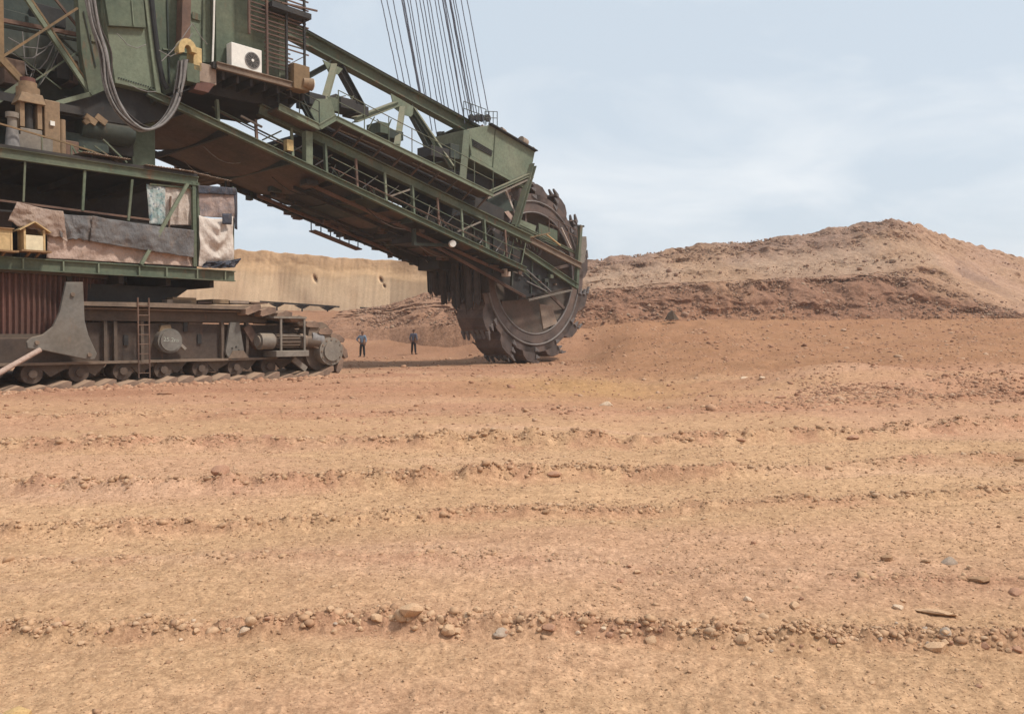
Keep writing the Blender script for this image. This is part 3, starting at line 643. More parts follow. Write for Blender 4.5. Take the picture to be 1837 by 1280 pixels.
# gearbox with painted marks
c = L(304, 611, vf - .25)
gb = G().tube((c.x, vf, c.z), (c.x, vf - .30, c.z), 0.40, 26).tube((c.x, vf - .3, c.z), (c.x, vf - .36, c.z), 0.33, 26).build('gearbox_cover', M.grey_dk, near, True)
G().prism([(c.x - .26, vf - .12, c.z + .30), (c.x + .14, vf - .12, c.z + .36), (c.x + .1, vf - .12, c.z + .52), (c.x - .2, vf - .12, c.z + .50)], (0, .12, 0)).build('breather_block', M.ochre, near)
bar('drain_lug', (c.x + .36, vf - .2, c.z - .1), (c.x + .55, vf - .2, c.z - .28), .09, .09, M.grey, near)
tx = bpy.data.curves.new('painted_mark', 'FONT'); tx.body = '25.2m'; tx.size = 0.2; tx.align_x = 'CENTER'; tx.align_y = 'CENTER'; tx.extrude = 0.002
dgt = bpy.data.objects.new('tmp', tx); COL.objects.link(dgt); bpy.context.view_layer.update()
tme = bpy.data.meshes.new_from_object(dgt.evaluated_get(bpy.context.evaluated_depsgraph_get())); bpy.data.objects.remove(dgt)
tme.materials.clear(); M.paint = plain('faded_paint', (0.36, 0.37, 0.32), 0.4, 0.9, 14); tme.materials.append(M.paint)
to = bpy.data.objects.new('painted_mark', tme); COL.objects.link(to); to.parent = near; to.location = (c.x, vf - .366, c.z + .03); to.rotation_euler = (R(90), R(4), 0)
# pear shaped lever plate
a = L(418, 578, vf - .12); b = L(418, 628, vf - .12)
pear = [(a.x - .17, vf - .14, a.z)]
for k in range(17):
    an = math.pi + math.pi * k / 16; pear.append((b.x + .34 * math.cos(an), vf - .14, b.z + .34 * math.sin(an)))
pear.append((a.x + .17, vf - .14, a.z))
pl = G().prism(pear, (0, -.12, 0)).build('tension_lever', M.grey_dk, near, bevel=.015)
for k in range(5):
    an = k * 1.2566; G().tube((b.x + .13 * math.cos(an), vf - .26, b.z + .13 * math.sin(an)), (b.x + .13 * math.cos(an), vf - .285, b.z + .13 * math.sin(an)), .03, 8).build('bolt', M.dark, near)
G().prism([(b.x - .25, vf - .05, .79), (b.x + .5, vf - .05, .79), (b.x + .3, vf - .05, 1.05), (b.x - .1, vf - .05, 1.05)], (0, -.25, 0)).build('lever_foot', M.mud, near)
# sloping end of the frame, mud guard and tension strut
bar('tension_strut', L(440, 585, vf - .1), L(462, 622, vf - .1), .22, .3, M.rust, near)
G().prism([L(430, 552, vf - .2), L(478, 562, vf - .2), L(548, 574, vf - .2), L(543, 582, vf - .2), L(476, 572, vf - .2), L(430, 562, vf - .2)], (0, 1.3, 0)).build('track_guard', M.mud_dk, near)
# drive motor under its little roof
vm = vf - .45
m0, m1 = L(464, 612, vm), L(492, 612, vm)
mo = G().tube((m0.x, vm, m0.z), (m1.x - .1, vm, m1.z), .29, 22).tube((m0.x - .07, vm, m0.z), (m0.x, vm, m0.z), .2, 18).build('motor_cowl', M.grey, near, True)
m2 = L(536, 614, vm)
g = G().tube((m1.x - .1, vm, m1.z), (m2.x, vm, m1.z), .23, 18)
mb = g.build('motor_body', M.mud_dk, near, True)
for k in range(10):
    an = R(-60 + 26 * k); yy_, zz_ = -math.cos(an), math.sin(an)
    G().bar((m1.x, vm + yy_ * .24, m1.z + zz_ * .24), (m2.x - .1, vm + yy_ * .24, m1.z + zz_ * .24), .025, .06, Vector((0, yy_, zz_))).build('cooling_fin', M.mud_dk, near)
G().tube((m2.x, vm, m1.z), (m2.x + .22, vm, m1.z), .27, 18).build('motor_flange', M.mud, near, True)
G().tube((m2.x + .22, vm, m1.z), (m2.x + .8, vm + .1, m1.z), .2, 14, .3).build('coupling', M.mud_dk, near, True)
r0, r1 = L(490, 569, vm - .3), L(549, 573, vm - .3)
G().box((r0.x, vm - .35, r0.z - .03), (r1.x, vm + .55, r0.z + .04)).build('motor_roof', M.grey, near)
zb = L(495, 634, vm - .3).z
G().box((L(493, 634, vm - .3).x, vm - .4, zb - .12), (L(552, 634, vm - .3).x, vm + .5, zb + .1)).build('motor_base', M.grey, near, bevel=.02)
for px in (504, 546):
    p = L(px, 600, vm - .3); G().box((p.x - .035, vm - .33, zb + .1), (p.x + .035, vm - .27, r0.z - .03)).build('roof_post', M.grey, near)
bar('roof_rail', L(504, 601, vm - .3), L(546, 602, vm - .3), .04, .04, M.grey, near)
p = L(556, 606, vm); G().tube((p.x, vm + .1, p.z), (p.x + .5, vm + .1, p.z - .1), .3, 16).build('gear_case', M.cable, near, True)
p = L(575, 606, vm); G().tube((p.x - .1, vm - .1, p.z + .1), (p.x - .1, vm + .6, p.z + .1), .5, 18).build('bevel_housing', M.mud, near, True)
h = L(597, 628, vo - .1)
G().tube((h.x, vo + .5, .98), (h.x, vo - .02, .98), .52, 30).tube((h.x, vo - .02, .98), (h.x, vo - .1, .98), .36, 26).build('drum_hub', M.grey, near, True)
for k in range(12):
    an = k * .5236; G().tube((h.x + .44 * math.cos(an), vo - .02, .98 + .44 * math.sin(an)), (h.x + .44 * math.cos(an), vo - .05, .98 + .44 * math.sin(an)), .035, 8).build('hub_bolt', M.mud, near)
bar('scraper', L(525, 643, vm), L(548, 662, vm), .12, .2, M.grey, near)
# ladder up the crawler
lx = L(262, 620, vo - .05).x; lv = vo + .1
for dx_ in (-.17, .17): G().tube((lx + dx_, lv, .25), (lx + dx_, lv, 2.75), .025, 8).build('ladder_rail', M.rust, near, True)
for z in np.arange(.4, 2.7, .3): G().tube((lx - .17, lv, z), (lx + .17, lv, z), .016, 6).build('rung', M.rust, near, True)
# planks and sheets lying on the crawler top
for i, (px0, px1, py, th) in enumerate([(300, 342, 515, .22), (290, 332, 527, .12), (345, 370, 534, .06), (372, 400, 533, .14), (402, 436, 536, .1), (440, 470, 546, .05)]):
    a, b = L(px0, py, -3.9), L(px1, py, -3.9); G().box((a.x, -4.3, 2.62 + .02 * i), (b.x, -2.9, 2.62 + .02 * i + th)).build('loose_plate', (M.ochre, M.tin, M.rust)[i % 3], near)

# ---- undercarriage and turntable skirt
uc = G().box((-7, -3.4, 1.0), (4.6, 3.4, 2.6)).build('undercarriage', M.mud_dk, ext, bevel=.05)
g = G(); n = 720; rad_ = 4.42
vs = []
for k in range(n):
    a = 2 * math.pi * k / n; r = rad_ + (.05 if (k // 2) % 2 else -.04)
    vs += [(r * math.cos(a), r * math.sin(a), 1.62), ((r + .1) * math.cos(a), (r + .1) * math.sin(a), 3.35)]
g.add(vs, [(2 * k, 2 * ((k + 1) % n), 2 * ((k + 1) % n) + 1, 2 * k + 1) for k in range(n)]).build('turntable_skirt', M.skirt, ext)
G().ring((0, 0, 0), 0, 0, 0, 0, 3) if False else None
gg = G()
vs = []
for k in range(48):
    a = 2 * math.pi * k / 48
    for r, z in ((4.7, 3.35), (4.7, 3.62), (3.0, 3.62), (3.0, 1.5), (4.5, 1.5), (4.5, 1.62)): vs.append((r * math.cos(a), r * math.sin(a), z))
gg.add(vs, [(6 * k + i, 6 * ((k + 1) % 48) + i, 6 * ((k + 1) % 48) + i + 1, 6 * k + i + 1) for k in range(48) for i in range(5)]).build('turntable_ring', M.mud_dk, ext)
G().prism([(1.2, -3.9, 2.63), (L(300, 520, -3.9).x, -3.9, 2.63), (L(340, 512, -3.9).x, -3.9, 3.18), (1.2, -3.9, 3.18)], (0, 7.6, 0)).build('deck_underframe', M.dark, ext)  # dark box added to fill the shaded gap under the deck
# big grey gusset foot with its tie rod
gp = [(116, 506), (146, 506), (149, 575), (156, 602), (171, 634), (167, 644), (156, 645), (70, 627), (47, 624), (45, 613), (54, 605), (74, 600), (92, 586), (104, 560)]
G().prism([L(x, y, -5.0) for x, y in gp], (0, -.14, 0)).build('gusset_foot', M.grey_dk, ext, bevel=.02)
G().tube(L(72, 627, -5.12), L(-40, 690, -5.6), .075, 12).build('tie_rod', M.cloth_pink, ext, True)
for x, y in ((66, 614), (160, 636), (130, 528)):
    p = L(x, y, -5.14); G().tube((p.x, -5.14, p.z), (p.x, -5.2, p.z), .06, 10).build('foot_pin', M.mud, ext)

# ---- deck with tin roof (the crew's shelter)
DV = -4.8; zf = 3.62
xe = L(420, 490, DV).x; xr = L(352, 320, DV).x; zr = 6.72
dk = G().box((-9, DV + .12, zf - .05), (xe - .15, 4.6, zf + .08)).build('deck_floor', M.dark, ext)
beam('deck_edge_beam', (-9, DV, zf - .02), (xe, DV, zf - .02), .2, .36, M.green, dk)
for px in (40, 112, 175, 248, 297, 352, 402):
    p = L(px, 480, DV); G().box((p.x - .02, DV - .1, zf - .19), (p.x + .02, DV + .1, zf + .15)).build('beam_stiffener', M.green_lt, dk)
for k in range(9): G().box((-6 + k * 1.5, -4.4, zf - .42), (-5.85 + k * 1.5, 4.4, zf - .05)).build('cross_beam', M.dark, dk)
rf = G().box((-9, DV - .1, zr + .08), (xr, 3.5, zr + .16)).build('deck_roof', M.dark, ext)  # dark colour gives the roof underside its shade
beam('roof_edge_beam', (-9, DV, zr - .06), (xr + .05, DV, zr - .06), .18, .3, M.green, rf)
for k in range(7): G().box((-6 + k * 1.7, -4.6, zr - .14), (-5.9 + k * 1.7, 3.4, zr + .075)).build('rafter', M.dark, rf)
G().box((-9, 1.2, zf + .08), (L(352, 370, 1.2).x, 1.4, 7.6)).build('back_wall', M.dark, dk)  # dark wall added to shut out sky and keep the shelter dim
for i in range(9):
    x = -2.5 + i * .95; h_ = random.uniform(.6, 1.9); G().box((x, -1.2 + random.uniform(-.8, .8), zf + .08), (x + .7, .6, zf + .08 + h_)).build('stored_box', random.choice([M.dark, M.green_dk, M.rust]), dk)
tube('drum', (3.2, -2.2, zf + .5), (3.2, -1.4, zf + .5), .4, M.black, dk, 20)
for (x0, y0), (x1, y1), w in (((152, 306), (148, 378), .07), ((237, 322), (230, 396), .07), ((347, 328), (349, 478), .12), ((355, 328), (356, 478), .08), ((45, 285), (42, 362), .05)):
    a, b = L(x0, y0, DV), L(x1, y1, DV); bar('deck_post', a, b, w, w, M.green, dk)
bar('deck_brace', L(336, 330, DV - .12), L(253, 474, DV - .12), .1, .1, M.green_lt, dk)
for (x0, y0, x1, y1, w, m_) in ((-120, 344, 268, 394, .06, M.rust), (-120, 366, 268, 402, .05, M.dark), (268, 330, 346, 338, .05, M.green), (306, 352, 303, 410, .05, M.rust)):
    bar('deck_rail', L(x0, y0, DV + .02), L(x1, y1, DV + .02), w, w, m_, dk)
# tin sheets at the roof end
for i, (x0, x1, y, v0, v1, tilt) in enumerate([(262, 352, 308, -5.0, -2.2, .02), (325, 378, 316, -4.9, -2.8, -.05), (330, 416, 321, -4.7, -1.5, -.10), (150, 235, 291, -5.0, -3, .0)]):
    a, b = L(x0, y, v0), L(x1, y, v0); g = G()
    g.sheet((a.x, v0, zr + .2 + .03 * i), (b.x, v0, zr + .2 + .03 * i + tilt), (b.x, v1, zr + .22 + .05 * i + tilt), (a.x, v1, zr + .22 + .05 * i), 40, 2, lambda u_, w_: Vector((0, 0, .02 * math.sin(u_ * 110))))
    o = g.build('tin_sheet', M.tin, rf); sm = o.modifiers.new('s', 'SOLIDIFY'); sm.thickness = .012
bar('roof_prop', L(405, 322, -4.5), L(404, 336, -4.5), .06, .06, M.dark, rf)
# far end frame of the shelter
for px in (418,):
    bar('deck_post', L(px, 335, DV + .1), L(px, 480, DV + .1), .06, .06, M.green, dk)
bar('deck_rail', L(352, 335, DV), L(424, 341, DV), .06, .06, M.green, dk)

# ---- cloths hung round the deck (each a thing of its own)
def hang(name, quad, v, mat, label, folds=6, amp=.05, sag=.0, drape=0.0, seed=0, nx=48, ny=26, cat='cloth', tear=0.0, swag=0.0):
    rr = random.Random(seed); ph = rr.uniform(0, 6)
    def fn(a, b):
        k = (0.25 + 0.75 * b)
        y = -amp * k * (math.sin(a * folds * 6.28 + ph + 2.2 * b) * .6 + math.sin(a * folds * 2.3 * 3.1 + 1.7 * ph - 3 * b) * .3) - drape * math.sin(math.pi * a) * math.sin(math.pi * min(1, b * 1.1))
        y -= amp * .9 * float(fbm(np.array([a * folds * 1.6 + b * 1.1 + seed * 7.0]), np.array([b * 2.2 - a * 1.2]), 3, seed)[0])
        y -= swag * math.sin(b * 21 + 9 * abs(a - .5) * 2 * (1 - b) * 1.2 - 3) * (1 - abs(a - .5) * 1.3) * min(1, b * 4)
        z = -sag * math.sin(math.pi * a) * (1 - b * .4) + tear * b * b * math.sin(a * 23 + ph) * math.sin(a * 9)
        return Vector((0, y, z))
    g = G().sheet(*[L(x, y, v) for x, y in quad], nx, ny, fn)
    o = g.build(name, mat, None, True); o.location = ROOT; o.rotation_euler = (0, 0, TH)
    s = o.modifiers.new('thick', 'SOLIDIFY'); s.thickness = .012
    return tag(o, label, cat, 'cloths and sheets hung round the deck')
hang('hanging_cloth', [(30, 362), (112, 379), (122, 432), (14, 396)], DV - .10, M.felt, 'brown felt cloth slung over the deck rail above the birdhouse', 2, .06, .03, .05, 1, tear=.05)
hang('hanging_cloth', [(98, 382), (175, 388), (176, 432), (108, 426)], DV - .06, M.cloth_grey, 'dark grey crumpled cloth hung beside the brown felt cloth', 3, .05, .02, .03, 2, tear=.04)
hang('hanging_cloth', [(165, 387), (348, 413), (349, 462), (162, 432)], DV - .13, M.cloth_grey, 'long charcoal tarpaulin strung along the deck rail', 5, .05, .03, .04, 3)
hang('hanging_cloth', [(84, 415), (350, 452), (350, 478), (84, 463)], DV + .05, M.cloth_pink, 'pale pinkish skirt cloth along the foot of the deck rail', 9, .05, .0, .0, 4)
hang('hanging_cloth', [(294, 336), (346, 334), (346, 404), (297, 404)], DV + .10, M.cloth_white, 'off-white sheet closing the deck corner bay behind the diagonal brace', 3, .04, .0, .03, 5)
hang('hanging_cloth', [(263, 330), (296, 336), (297, 404), (268, 402)], DV + .06, M.cloth_teal, 'white and teal printed banner hung in the deck opening', 2, .03, .0, .02, 6)
hang('hanging_cloth', [(357, 345), (420, 349), (421, 392), (357, 388)], DV - .05, M.cloth_plaid, 'brownish plaid blanket on the end bay of the deck', 3, .03, .0, .02, 7)
hang('hanging_cloth', [(357, 386), (418, 388), (420, 474), (357, 479)], DV - .10, M.cloth_white, 'white cloth with deep swag folds on the end bay of the deck', 2.0, .06, .10, .12, 8, swag=.075)
hang('hanging_cloth', [(356, 332), (424, 337), (424, 350), (356, 347)], DV - .12, M.cloth_navy, 'dark navy strip across the top of the end bay', 2, .02, .0, .0, 9, ny=5)
hang('hanging_cloth', [(399, 383), (416, 383), (416, 403), (399, 402)], DV - .30, M.cloth_navy, 'small black square patch on the white swagged cloth', 1, .01, 0, 0, 10, 6, 5)
hang('hanging_cloth', [(418, 341), (426, 342), (426, 412), (421, 410)], DV - .02, M.cloth_navy, 'narrow dark sheet edge hanging at the outer deck end', 1, .02, 0, 0, 11, 6, 12)
hang('tarpaulin', [(372, 469), (431, 463), (424, 479), (362, 480)], DV - .2, M.cloth_navy, 'crumpled dark tarpaulin lying at the foot of the white cloth', 4, .12, .04, .06, 12, cat='tarpaulin')

# ---- two wooden birdhouse-like boxes on the deck edge
def birdhouse(px0, px1, py_base, py_eave, py_top, label, gable=True):
    v = DV - .30; a, b = L(px0, py_base, v), L(px1, py_base, v); w = b.x - a.x; z0 = a.z; z1 = L(px0, py_eave, v).z; z2 = L((px0 + px1) / 2, py_top, v).z; d = .55; cx = (a.x + b.x) / 2
    e = bpy.data.objects.new('birdhouse', None); COL.objects.link(e)
    base = Vector((cx, v + d / 2, z0)); e.location = world_of(base); e.rotation_euler = (0, 0, TH); tag(e, label, 'birdhouse', 'wooden boxes on the deck edge')
    h, hw, hd = z1 - z0, w / 2, d / 2
    G().box((-hw - .12, -hd - .14, -.05), (hw + .14, hd, -.0)).build('floor_board', M.wood_dk, e)
    for sx in (-1, 1): G().box((sx * hw - .025, -hd, 0), (sx * hw + .025, hd, h)).build('side_board', M.wood, e)
    G().box((-hw + .03, -hd + .01, .004), (hw - .03, -hd + .03, h * .72)).build('front_board', M.wood_lt if gable else M.wood, e)
    G().box((-hw + .03, hd - .03, .004), (hw - .03, hd - .01, h)).build('back_board', M.wood_dk, e)
    if gable:
        G().bar((-hw - .14, 0, h - .05), (0.0, 0, z2 - z0), d + .14, .03, ZV).build('roof_board', M.wood, e)
        G().bar((hw + .16, 0, h - .06), (0.01, 0, z2 - z0 - .01), d + .14, .03, ZV).build('roof_board', M.wood, e)
        G().prism([(-hw, hd - .02, h), (hw, hd - .02, h), (0, hd - .02, z2 - z0 - .04)], (0, -.02, 0)).build('back_gable', M.wood_dk, e)
    else:
        G().box((-hw - .06, -hd - .06, h), (hw + .06, hd, h + .03)).build('lid', M.wood_dk, e)
        G().box((-hw + .03, -hd + .005, h * .72), (hw - .03, -hd + .028, h)).build('front_board', M.wood, e)
    for sx in (-.5, .5): G().bar((sx * hw, -hd, -.05), (sx * hw, hd, -.24), .05, .05).build('bracket', M.wood_dk, e)
    return e
birdhouse(45, 80, 448, 410, 398, 'little gabled wooden birdhouse with pale front on the deck edge')
birdhouse(-30, 21, 446, 407, 400, 'yellow flat-topped wooden box at the left edge beside the birdhouse', False)

# ------------------------------------------------------------------ superstructure
core = G().box((-8, -0.6, 7.0), (5.0, 2.6, 19)).build('superstructure_backing', M.green_dk, ext)  # backing box added to block the sky and keep the bays dark
G().box((-8, -2.9, 8.6), (2.6, -.62, 8.85)).build('core_floor', M.dark, core)
G().prism([L(100, 186, -2.6), L(160, 170, -2.6), L(205, 152, -2.6), L(288, 170, -2.6), L(330, 190, -2.6), L(330, 205, -2.6), L(240, 225, -2.6), L(100, 205, -2.6)], (0, 4.5, 0)).build('slew_girder', M.dark, core)
# wall panels
def panel(name, pts, v, th, mat, parent): return G().prism([L(x, y, v) for x, y in pts], (0, th, 0)).build(name, mat, parent, bevel=.012)
panel('side_panel', [(186, -60), (258, -60), (286, 167), (207, 149), (187, 20)], -3.0, .5, M.green_lt, core)
panel('upper_panel', [(178, -60), (252, -60), (262, 50), (196, 46)], -3.16, .15, M.green, core)
panel('corner_panel', [(136, -60), (180, -60), (206, 149), (160, 168), (146, 90)], -2.7, .35, M.green, core)
panel('edge_rib', [(252, -60), (262, -60), (289, 168), (280, 166)], -3.12, .1, M.green_lt, core)
panel('recess_wall', [(262, -60), (400, -60), (396, 128), (345, 150), (292, 172)], -2.75, .3, M.green, core)
bar('rust_pipe', L(332, -60, -3.05), L(328, 80, -3.05), .42, .3, M.rust, core)
G().path([L(x, y, -3.15) for x, y in ((268, -40), (276, 40), (284, 105), (292, 145), (300, 160))], .09, 8).build('black_hose', M.black, core, True)
G().path([L(x, y, -3.25) for x, y in ((385, -30), (383, 60), (381, 118))], .035, 6).build('white_conduit', M.white, core, True)
panel('door_panel', [(338, -60), (378, -60), (378, 112), (340, 112)], -2.80, .04, M.green_lt, core)
for (x0, y0, x1, y1, v, w, m_) in ((236, 0, 240, 46, -3.19, .03, M.green_lt), (150, 20, 172, 120, -2.73, .03, M.green_dk), (300, 0, 304, 150, -2.78, .05, M.green_dk), (364, 0, 362, 112, -2.83, .04, M.green), (292, 88, 396, 104, -2.78, .05, M.green_lt)):
    bar('weld_seam', L(x0, y0, v), L(x1, y1, v), w, w, m_, core)
for (x, y, v) in ((352, 30, -2.83), (352, 92, -2.83), (172, 70, -2.72)):
    p = L(x, y, v); G().box((p.x - .16, v - .03, p.z - .12), (p.x + .16, v, p.z + .12)).build('access_hatch', M.green, core, bevel=.01)
for k in range(16):
    p = L(213 + k * 4.4, 140 + k * 1.3, -3.0); G().tube((p.x, -3.0, p.z), (p.x, -3.03, p.z), .025, 6).build('bolt', M.green_dk, core)
# bracing in the open left bay
for (x0, y0, x1, y1, w, m_, v) in ((42, -10, 162, 168, .13, M.green_lt, -2.55), (50, -10, 168, 165, .06, M.rust_bar, -2.5), (0, 105, 139, 15, .07, M.rust_bar, -2.65), (-20, 85, 42, 150, .16, M.rust_bar, -2.7), (8, 105, 40, 140, .07, M.rust_bar, -2.75),
        (92, -10, 142, 52, .07, M.rust, -2.3), (-10, 34, 146, 64, .12, M.rust, -2.2), (-10, 44, 146, 74, .08, M.green_dk, -2.1), (64, 144, 150, 86, .05, M.green, -2.45), (-10, 184, 46, 146, .18, M.green, -2.8), (0, -10, 2, 120, .14, M.rust_bar, -2.6),
        (100, 186, 162, 169, .14, M.green_lt, -2.75), (162, 169, 206, 150, .12, M.green, -2.8), (100, 60, 140, 100, .06, M.green_dk, -2.0), (20, 90, 110, 160, .04, M.green, -1.8), (120, 60, 60, 170, .04, M.green_dk, -1.7)):
    bar('lattice_brace', L(x0, y0, v), L(x1, y1, v), w, w, m_, core)
for (px, py, w, h, m_) in ((20, 60, 1.0, 1.4, M.green_dk), (70, 80, .9, 1.6, M.green_dk), (115, 120, .5, .9, M.dark), (25, 130, .6, .8, M.rust), (90, 30, .9, .6, M.dark), (130, 130, .3, .8, M.rust)):
    p = L(px, py, -1.2); G().box((p.x - w / 2, -1.3, p.z - h / 2), (p.x + w / 2, -.55, p.z + h / 2)).build('machine_cabinet', m_, core, bevel=.02)
for k in range(7):
    p0 = L(random.uniform(10, 140), random.uniform(20, 160), -1.6); p1 = L(random.uniform(10, 140), random.uniform(20, 160), -1.6)
    mid = (p0 + p1) / 2 - Vector((0, 0, .5)); G().path([p0, (p0 + mid) / 2 - ZV * .12, mid, (p1 + mid) / 2 - ZV * .12, p1], .018, 5).build('loose_cable', M.cable, core, True)
# below: column, drum, dark machinery on the deck roof
p0, p1 = L(237, 225, -2.0), L(279, 300, -2.0)
G().box((p0.x, -2.0, p1.z - .3), (p1.x, -1.0, p0.z + .6)).build('support_column', M.green, core, bevel=.02)
c = L(195, 236, -2.2); G().tube((c.x - .95, -2.2, c.z), (c.x + .65, -2.2, c.z), .42, 22).tube((c.x + .65, -2.2, c.z), (c.x + .78, -2.2, c.z), .3, 18).build('winch_drum', M.green_dk, core, True)
for (px, py, w, h, m_, v) in ((130, 230, 1.3, .9, M.dark, -1.9), (150, 255, 1.6, .5, M.green_dk, -2.4), (215, 262, 1.0, .6, M.dark, -2.0), (170, 196, 1.8, .5, M.dark, -2.2), (270, 200, 1.2, .6, M.dark, -2.2), (118, 265, .8, .5, M.rust, -2.8)):
    p = L(px, py, v); G().box((p.x - w / 2, v, p.z - h / 2), (p.x + w / 2, v + 1.4, p.z + h / 2)).build('winch_housing', m_, core, bevel=.03)
for (x0, y0, x1, y1) in ((152, 208, 172, 222), (172, 208, 190, 222), (152, 214, 158, 222)):
    bar('gear_block', L(x0, y0, -2.65), L(x1, y1, -2.65), .12, .2, M.ochre, core)
# slew drive standing on the deck roof, left edge
sv = -3.9; base = L(55, 262, sv); cx = base.x; zb = zr + .17
sl = G().box((cx - .34, sv - .25, L(40, 248, sv).z), (cx + .24, sv + .35, L(40, 232, sv).z)).build('slew_drive', M.grey, ext, bevel=.02)
z = lambda py: L(55, py, sv).z
G().box((cx - .42, sv - .3, zb), (cx + .5, sv + .5, z(248))).build('drive_base', M.grey, sl)
G().tube((cx - .05, sv, z(190)), (cx - .05, sv, z(160)), .31, 20).tube((cx - .05, sv, z(160)), (cx - .05, sv, z(150)), .24, 18).build('drive_motor', M.ochre, sl, True)
G().tube((cx - .05, sv, z(150)), (cx - .05, sv, z(142)), .2, 14).build('motor_cap', M.skirt, sl, True)
G().hexa([Vector((cx - .42, sv - .36, z(190))), Vector((cx + .32, sv - .36, z(190))), Vector((cx + .32, sv + .3, z(190))), Vector((cx - .42, sv + .3, z(190))), Vector((cx - .3, sv - .3, z(172))), Vector((cx + .25, sv - .3, z(172))), Vector((cx + .25, sv + .3, z(172))), Vector((cx - .3, sv + .3, z(172)))]).build('motor_shroud', M.ochre, sl, bevel=.02)
for dx_ in (-.28, .18): G().box((cx + dx_ - .05, sv - .22, z(232)), (cx + dx_ + .07, sv + .2, z(190))).build('drive_leg', M.ochre, sl)
G().tube((cx - .05, sv, z(232)), (cx - .05, sv, z(190)), .13, 12).build('drive_shaft', M.dark, sl, True)
G().box((cx + .32, sv - .2, zb), (cx + .75, sv + .3, z(176))).build('drive_side_plate', M.ochre, sl, bevel=.03)
G().tube((cx + .86, sv, zb), (cx + .86, sv, z(205)), .1, 12).build('drive_pipe', M.ochre, sl, True)
G().box((cx + .46, sv - .26, z(222)), (cx + .58, sv - .2, z(214))).build('white_tag', M.white, sl)
jar = L(16, 240, sv); G().tube((jar.x, sv - .3, zb + .02), (jar.x, sv - .3, jar.z + .1), .2, 16, .15).build('glass_jar', M.cable, sl, True)
G().tube((jar.x, sv - .3, jar.z + .1), (jar.x, sv - .3, jar.z + .45), .12, 14).tube((jar.x, sv - .3, jar.z + .4), (jar.x, sv - .3, jar.z + .55), .17, 14).build('jar_neck', M.grey, sl, True)
# railing on the deck roof
rv = -4.5; ra = [(-60, 212), (0, 222), (75, 244), (120, 257), (165, 271), (212, 290)]
for i in range(len(ra) - 1): bar('roof_handrail', L(*ra[i], rv), L(*ra[i + 1], rv), .045, .045, M.rust_bar, rf)
for px, py in ((-20, 219), (75, 244), (128, 259), (165, 271), (198, 284)):
    p = L(px, py, rv); bar('roof_rail_post', p, (p.x, rv, zr + .17), .04, .04, M.green, rf)
for (x0, y0, x1, y1) in ((128, 260, 140, 282), (150, 262, 170, 284), (170, 262, 212, 292), (185, 250, 228, 292), (140, 270, 200, 290)):
    bar('roof_strut', L(x0, y0, -4.2), L(x1, y1, -4.2), .045, .045, M.green, rf)

# ---- operator house with the grille
HV = -3.2; hx0, hx1, hz0 = L(388, 120, HV).x, L(516, 150, HV).x, 11.12
hs_ = G().box((hx0, HV, hz0 + .02), (hx1, 1.0, 18)).build('machine_house', M.green, ext, bevel=.02)
fl = G().box((hx0 - .4, HV - .55, hz0 - .22), (L(546, 160, HV - .55).x, 1.2, hz0)).build('house_floor', M.dark, hs_)
beam('floor_edge_beam', (hx0 - .3, HV - .6, hz0 - .12), (L(548, 163, HV - .6).x, HV - .6, hz0 - .12), .14, .24, M.mud, hs_)
for k in range(7):
    x = hx0 + k * .55; G().box((x, HV - .4, hz0 - .5), (x + .1, 1.0, hz0 - .22)).build('floor_joist', M.dark, hs_)
G().prism([L(395, 130, -2.6), L(545, 168, -2.6), L(520, 196, -2.6), L(420, 178, -2.6), L(340, 160, -2.6)], (0, 3.2, 0)).build('house_underframe', M.dark, hs_)
for k in range(24):          # grille slats standing off the wall
    z = hz0 + .42 + k * .165
    x1_ = L(550, 60, HV - .5).x + (.12 if k % 2 else 0) - (.7 if k < 5 else 0)
    a = L(445, 60, HV - .45).x if k > 6 else L(474, 60, HV - .45).x
    G().bar((a, HV - .45, z + random.uniform(-.015, .015)), (x1_, HV - .45, z + random.uniform(-.02, .02)), .05, .045).build('grille_slat', random.choice([M.rust, M.rust, M.brown_plate]), hs_)
for px in (447, 479, 514, 546):
    x = L(px, 60, HV - .5).x; G().bar((x, HV - .5, hz0 + {447: 1.35, 546: .35}.get(px, 0)), (x, HV - .5, 18), .075, .075).build('grille_post', M.dark if px > 500 else M.rust, hs_)
G().box((L(470, 10, HV).x, HV - .7, L(520, 22, HV - .7).z), (L(540, 10, HV).x, HV + .3, L(520, 12, HV - .7).z)).build('house_eave', M.dark, hs_)
bar('eave_pole', L(505, 5, HV - .6), L(569, 20, HV - .6), .06, .06, M.rust, hs_)
bar('stay_rod', L(514, 118, HV - .3), L(545, 102, HV - .3), .03, .03, M.rust, hs_)
G().box((L(500, 100, HV).x, HV - .02, hz0 + .1), (L(512, 100, HV).x, HV + .01, hz0 + 2.4)).build('corner_post', M.green_lt, hs_)
# orange box and searchlight
a, b = L(521, 160, HV - .5), L(553, 124, HV - .5)
G().box((a.x, HV - .75, a.z), (b.x - .1, HV - .2, b.z)).build('orange_box', M.rust_bar, hs_, bevel=.02)
c = L(553, 151, HV - .7); sl_ = G().tube((c.x - .25, HV - .7, c.z), (c.x + .12, HV - .78, c.z - .02), .17, 18, .24).build('searchlight', M.ochre, hs_, True)
G().tube((c.x + .1, HV - .775, c.z - .02), (c.x + .16, HV - .79, c.z - .025), .2, 18).build('searchlight_lens', M.white, hs_, True)
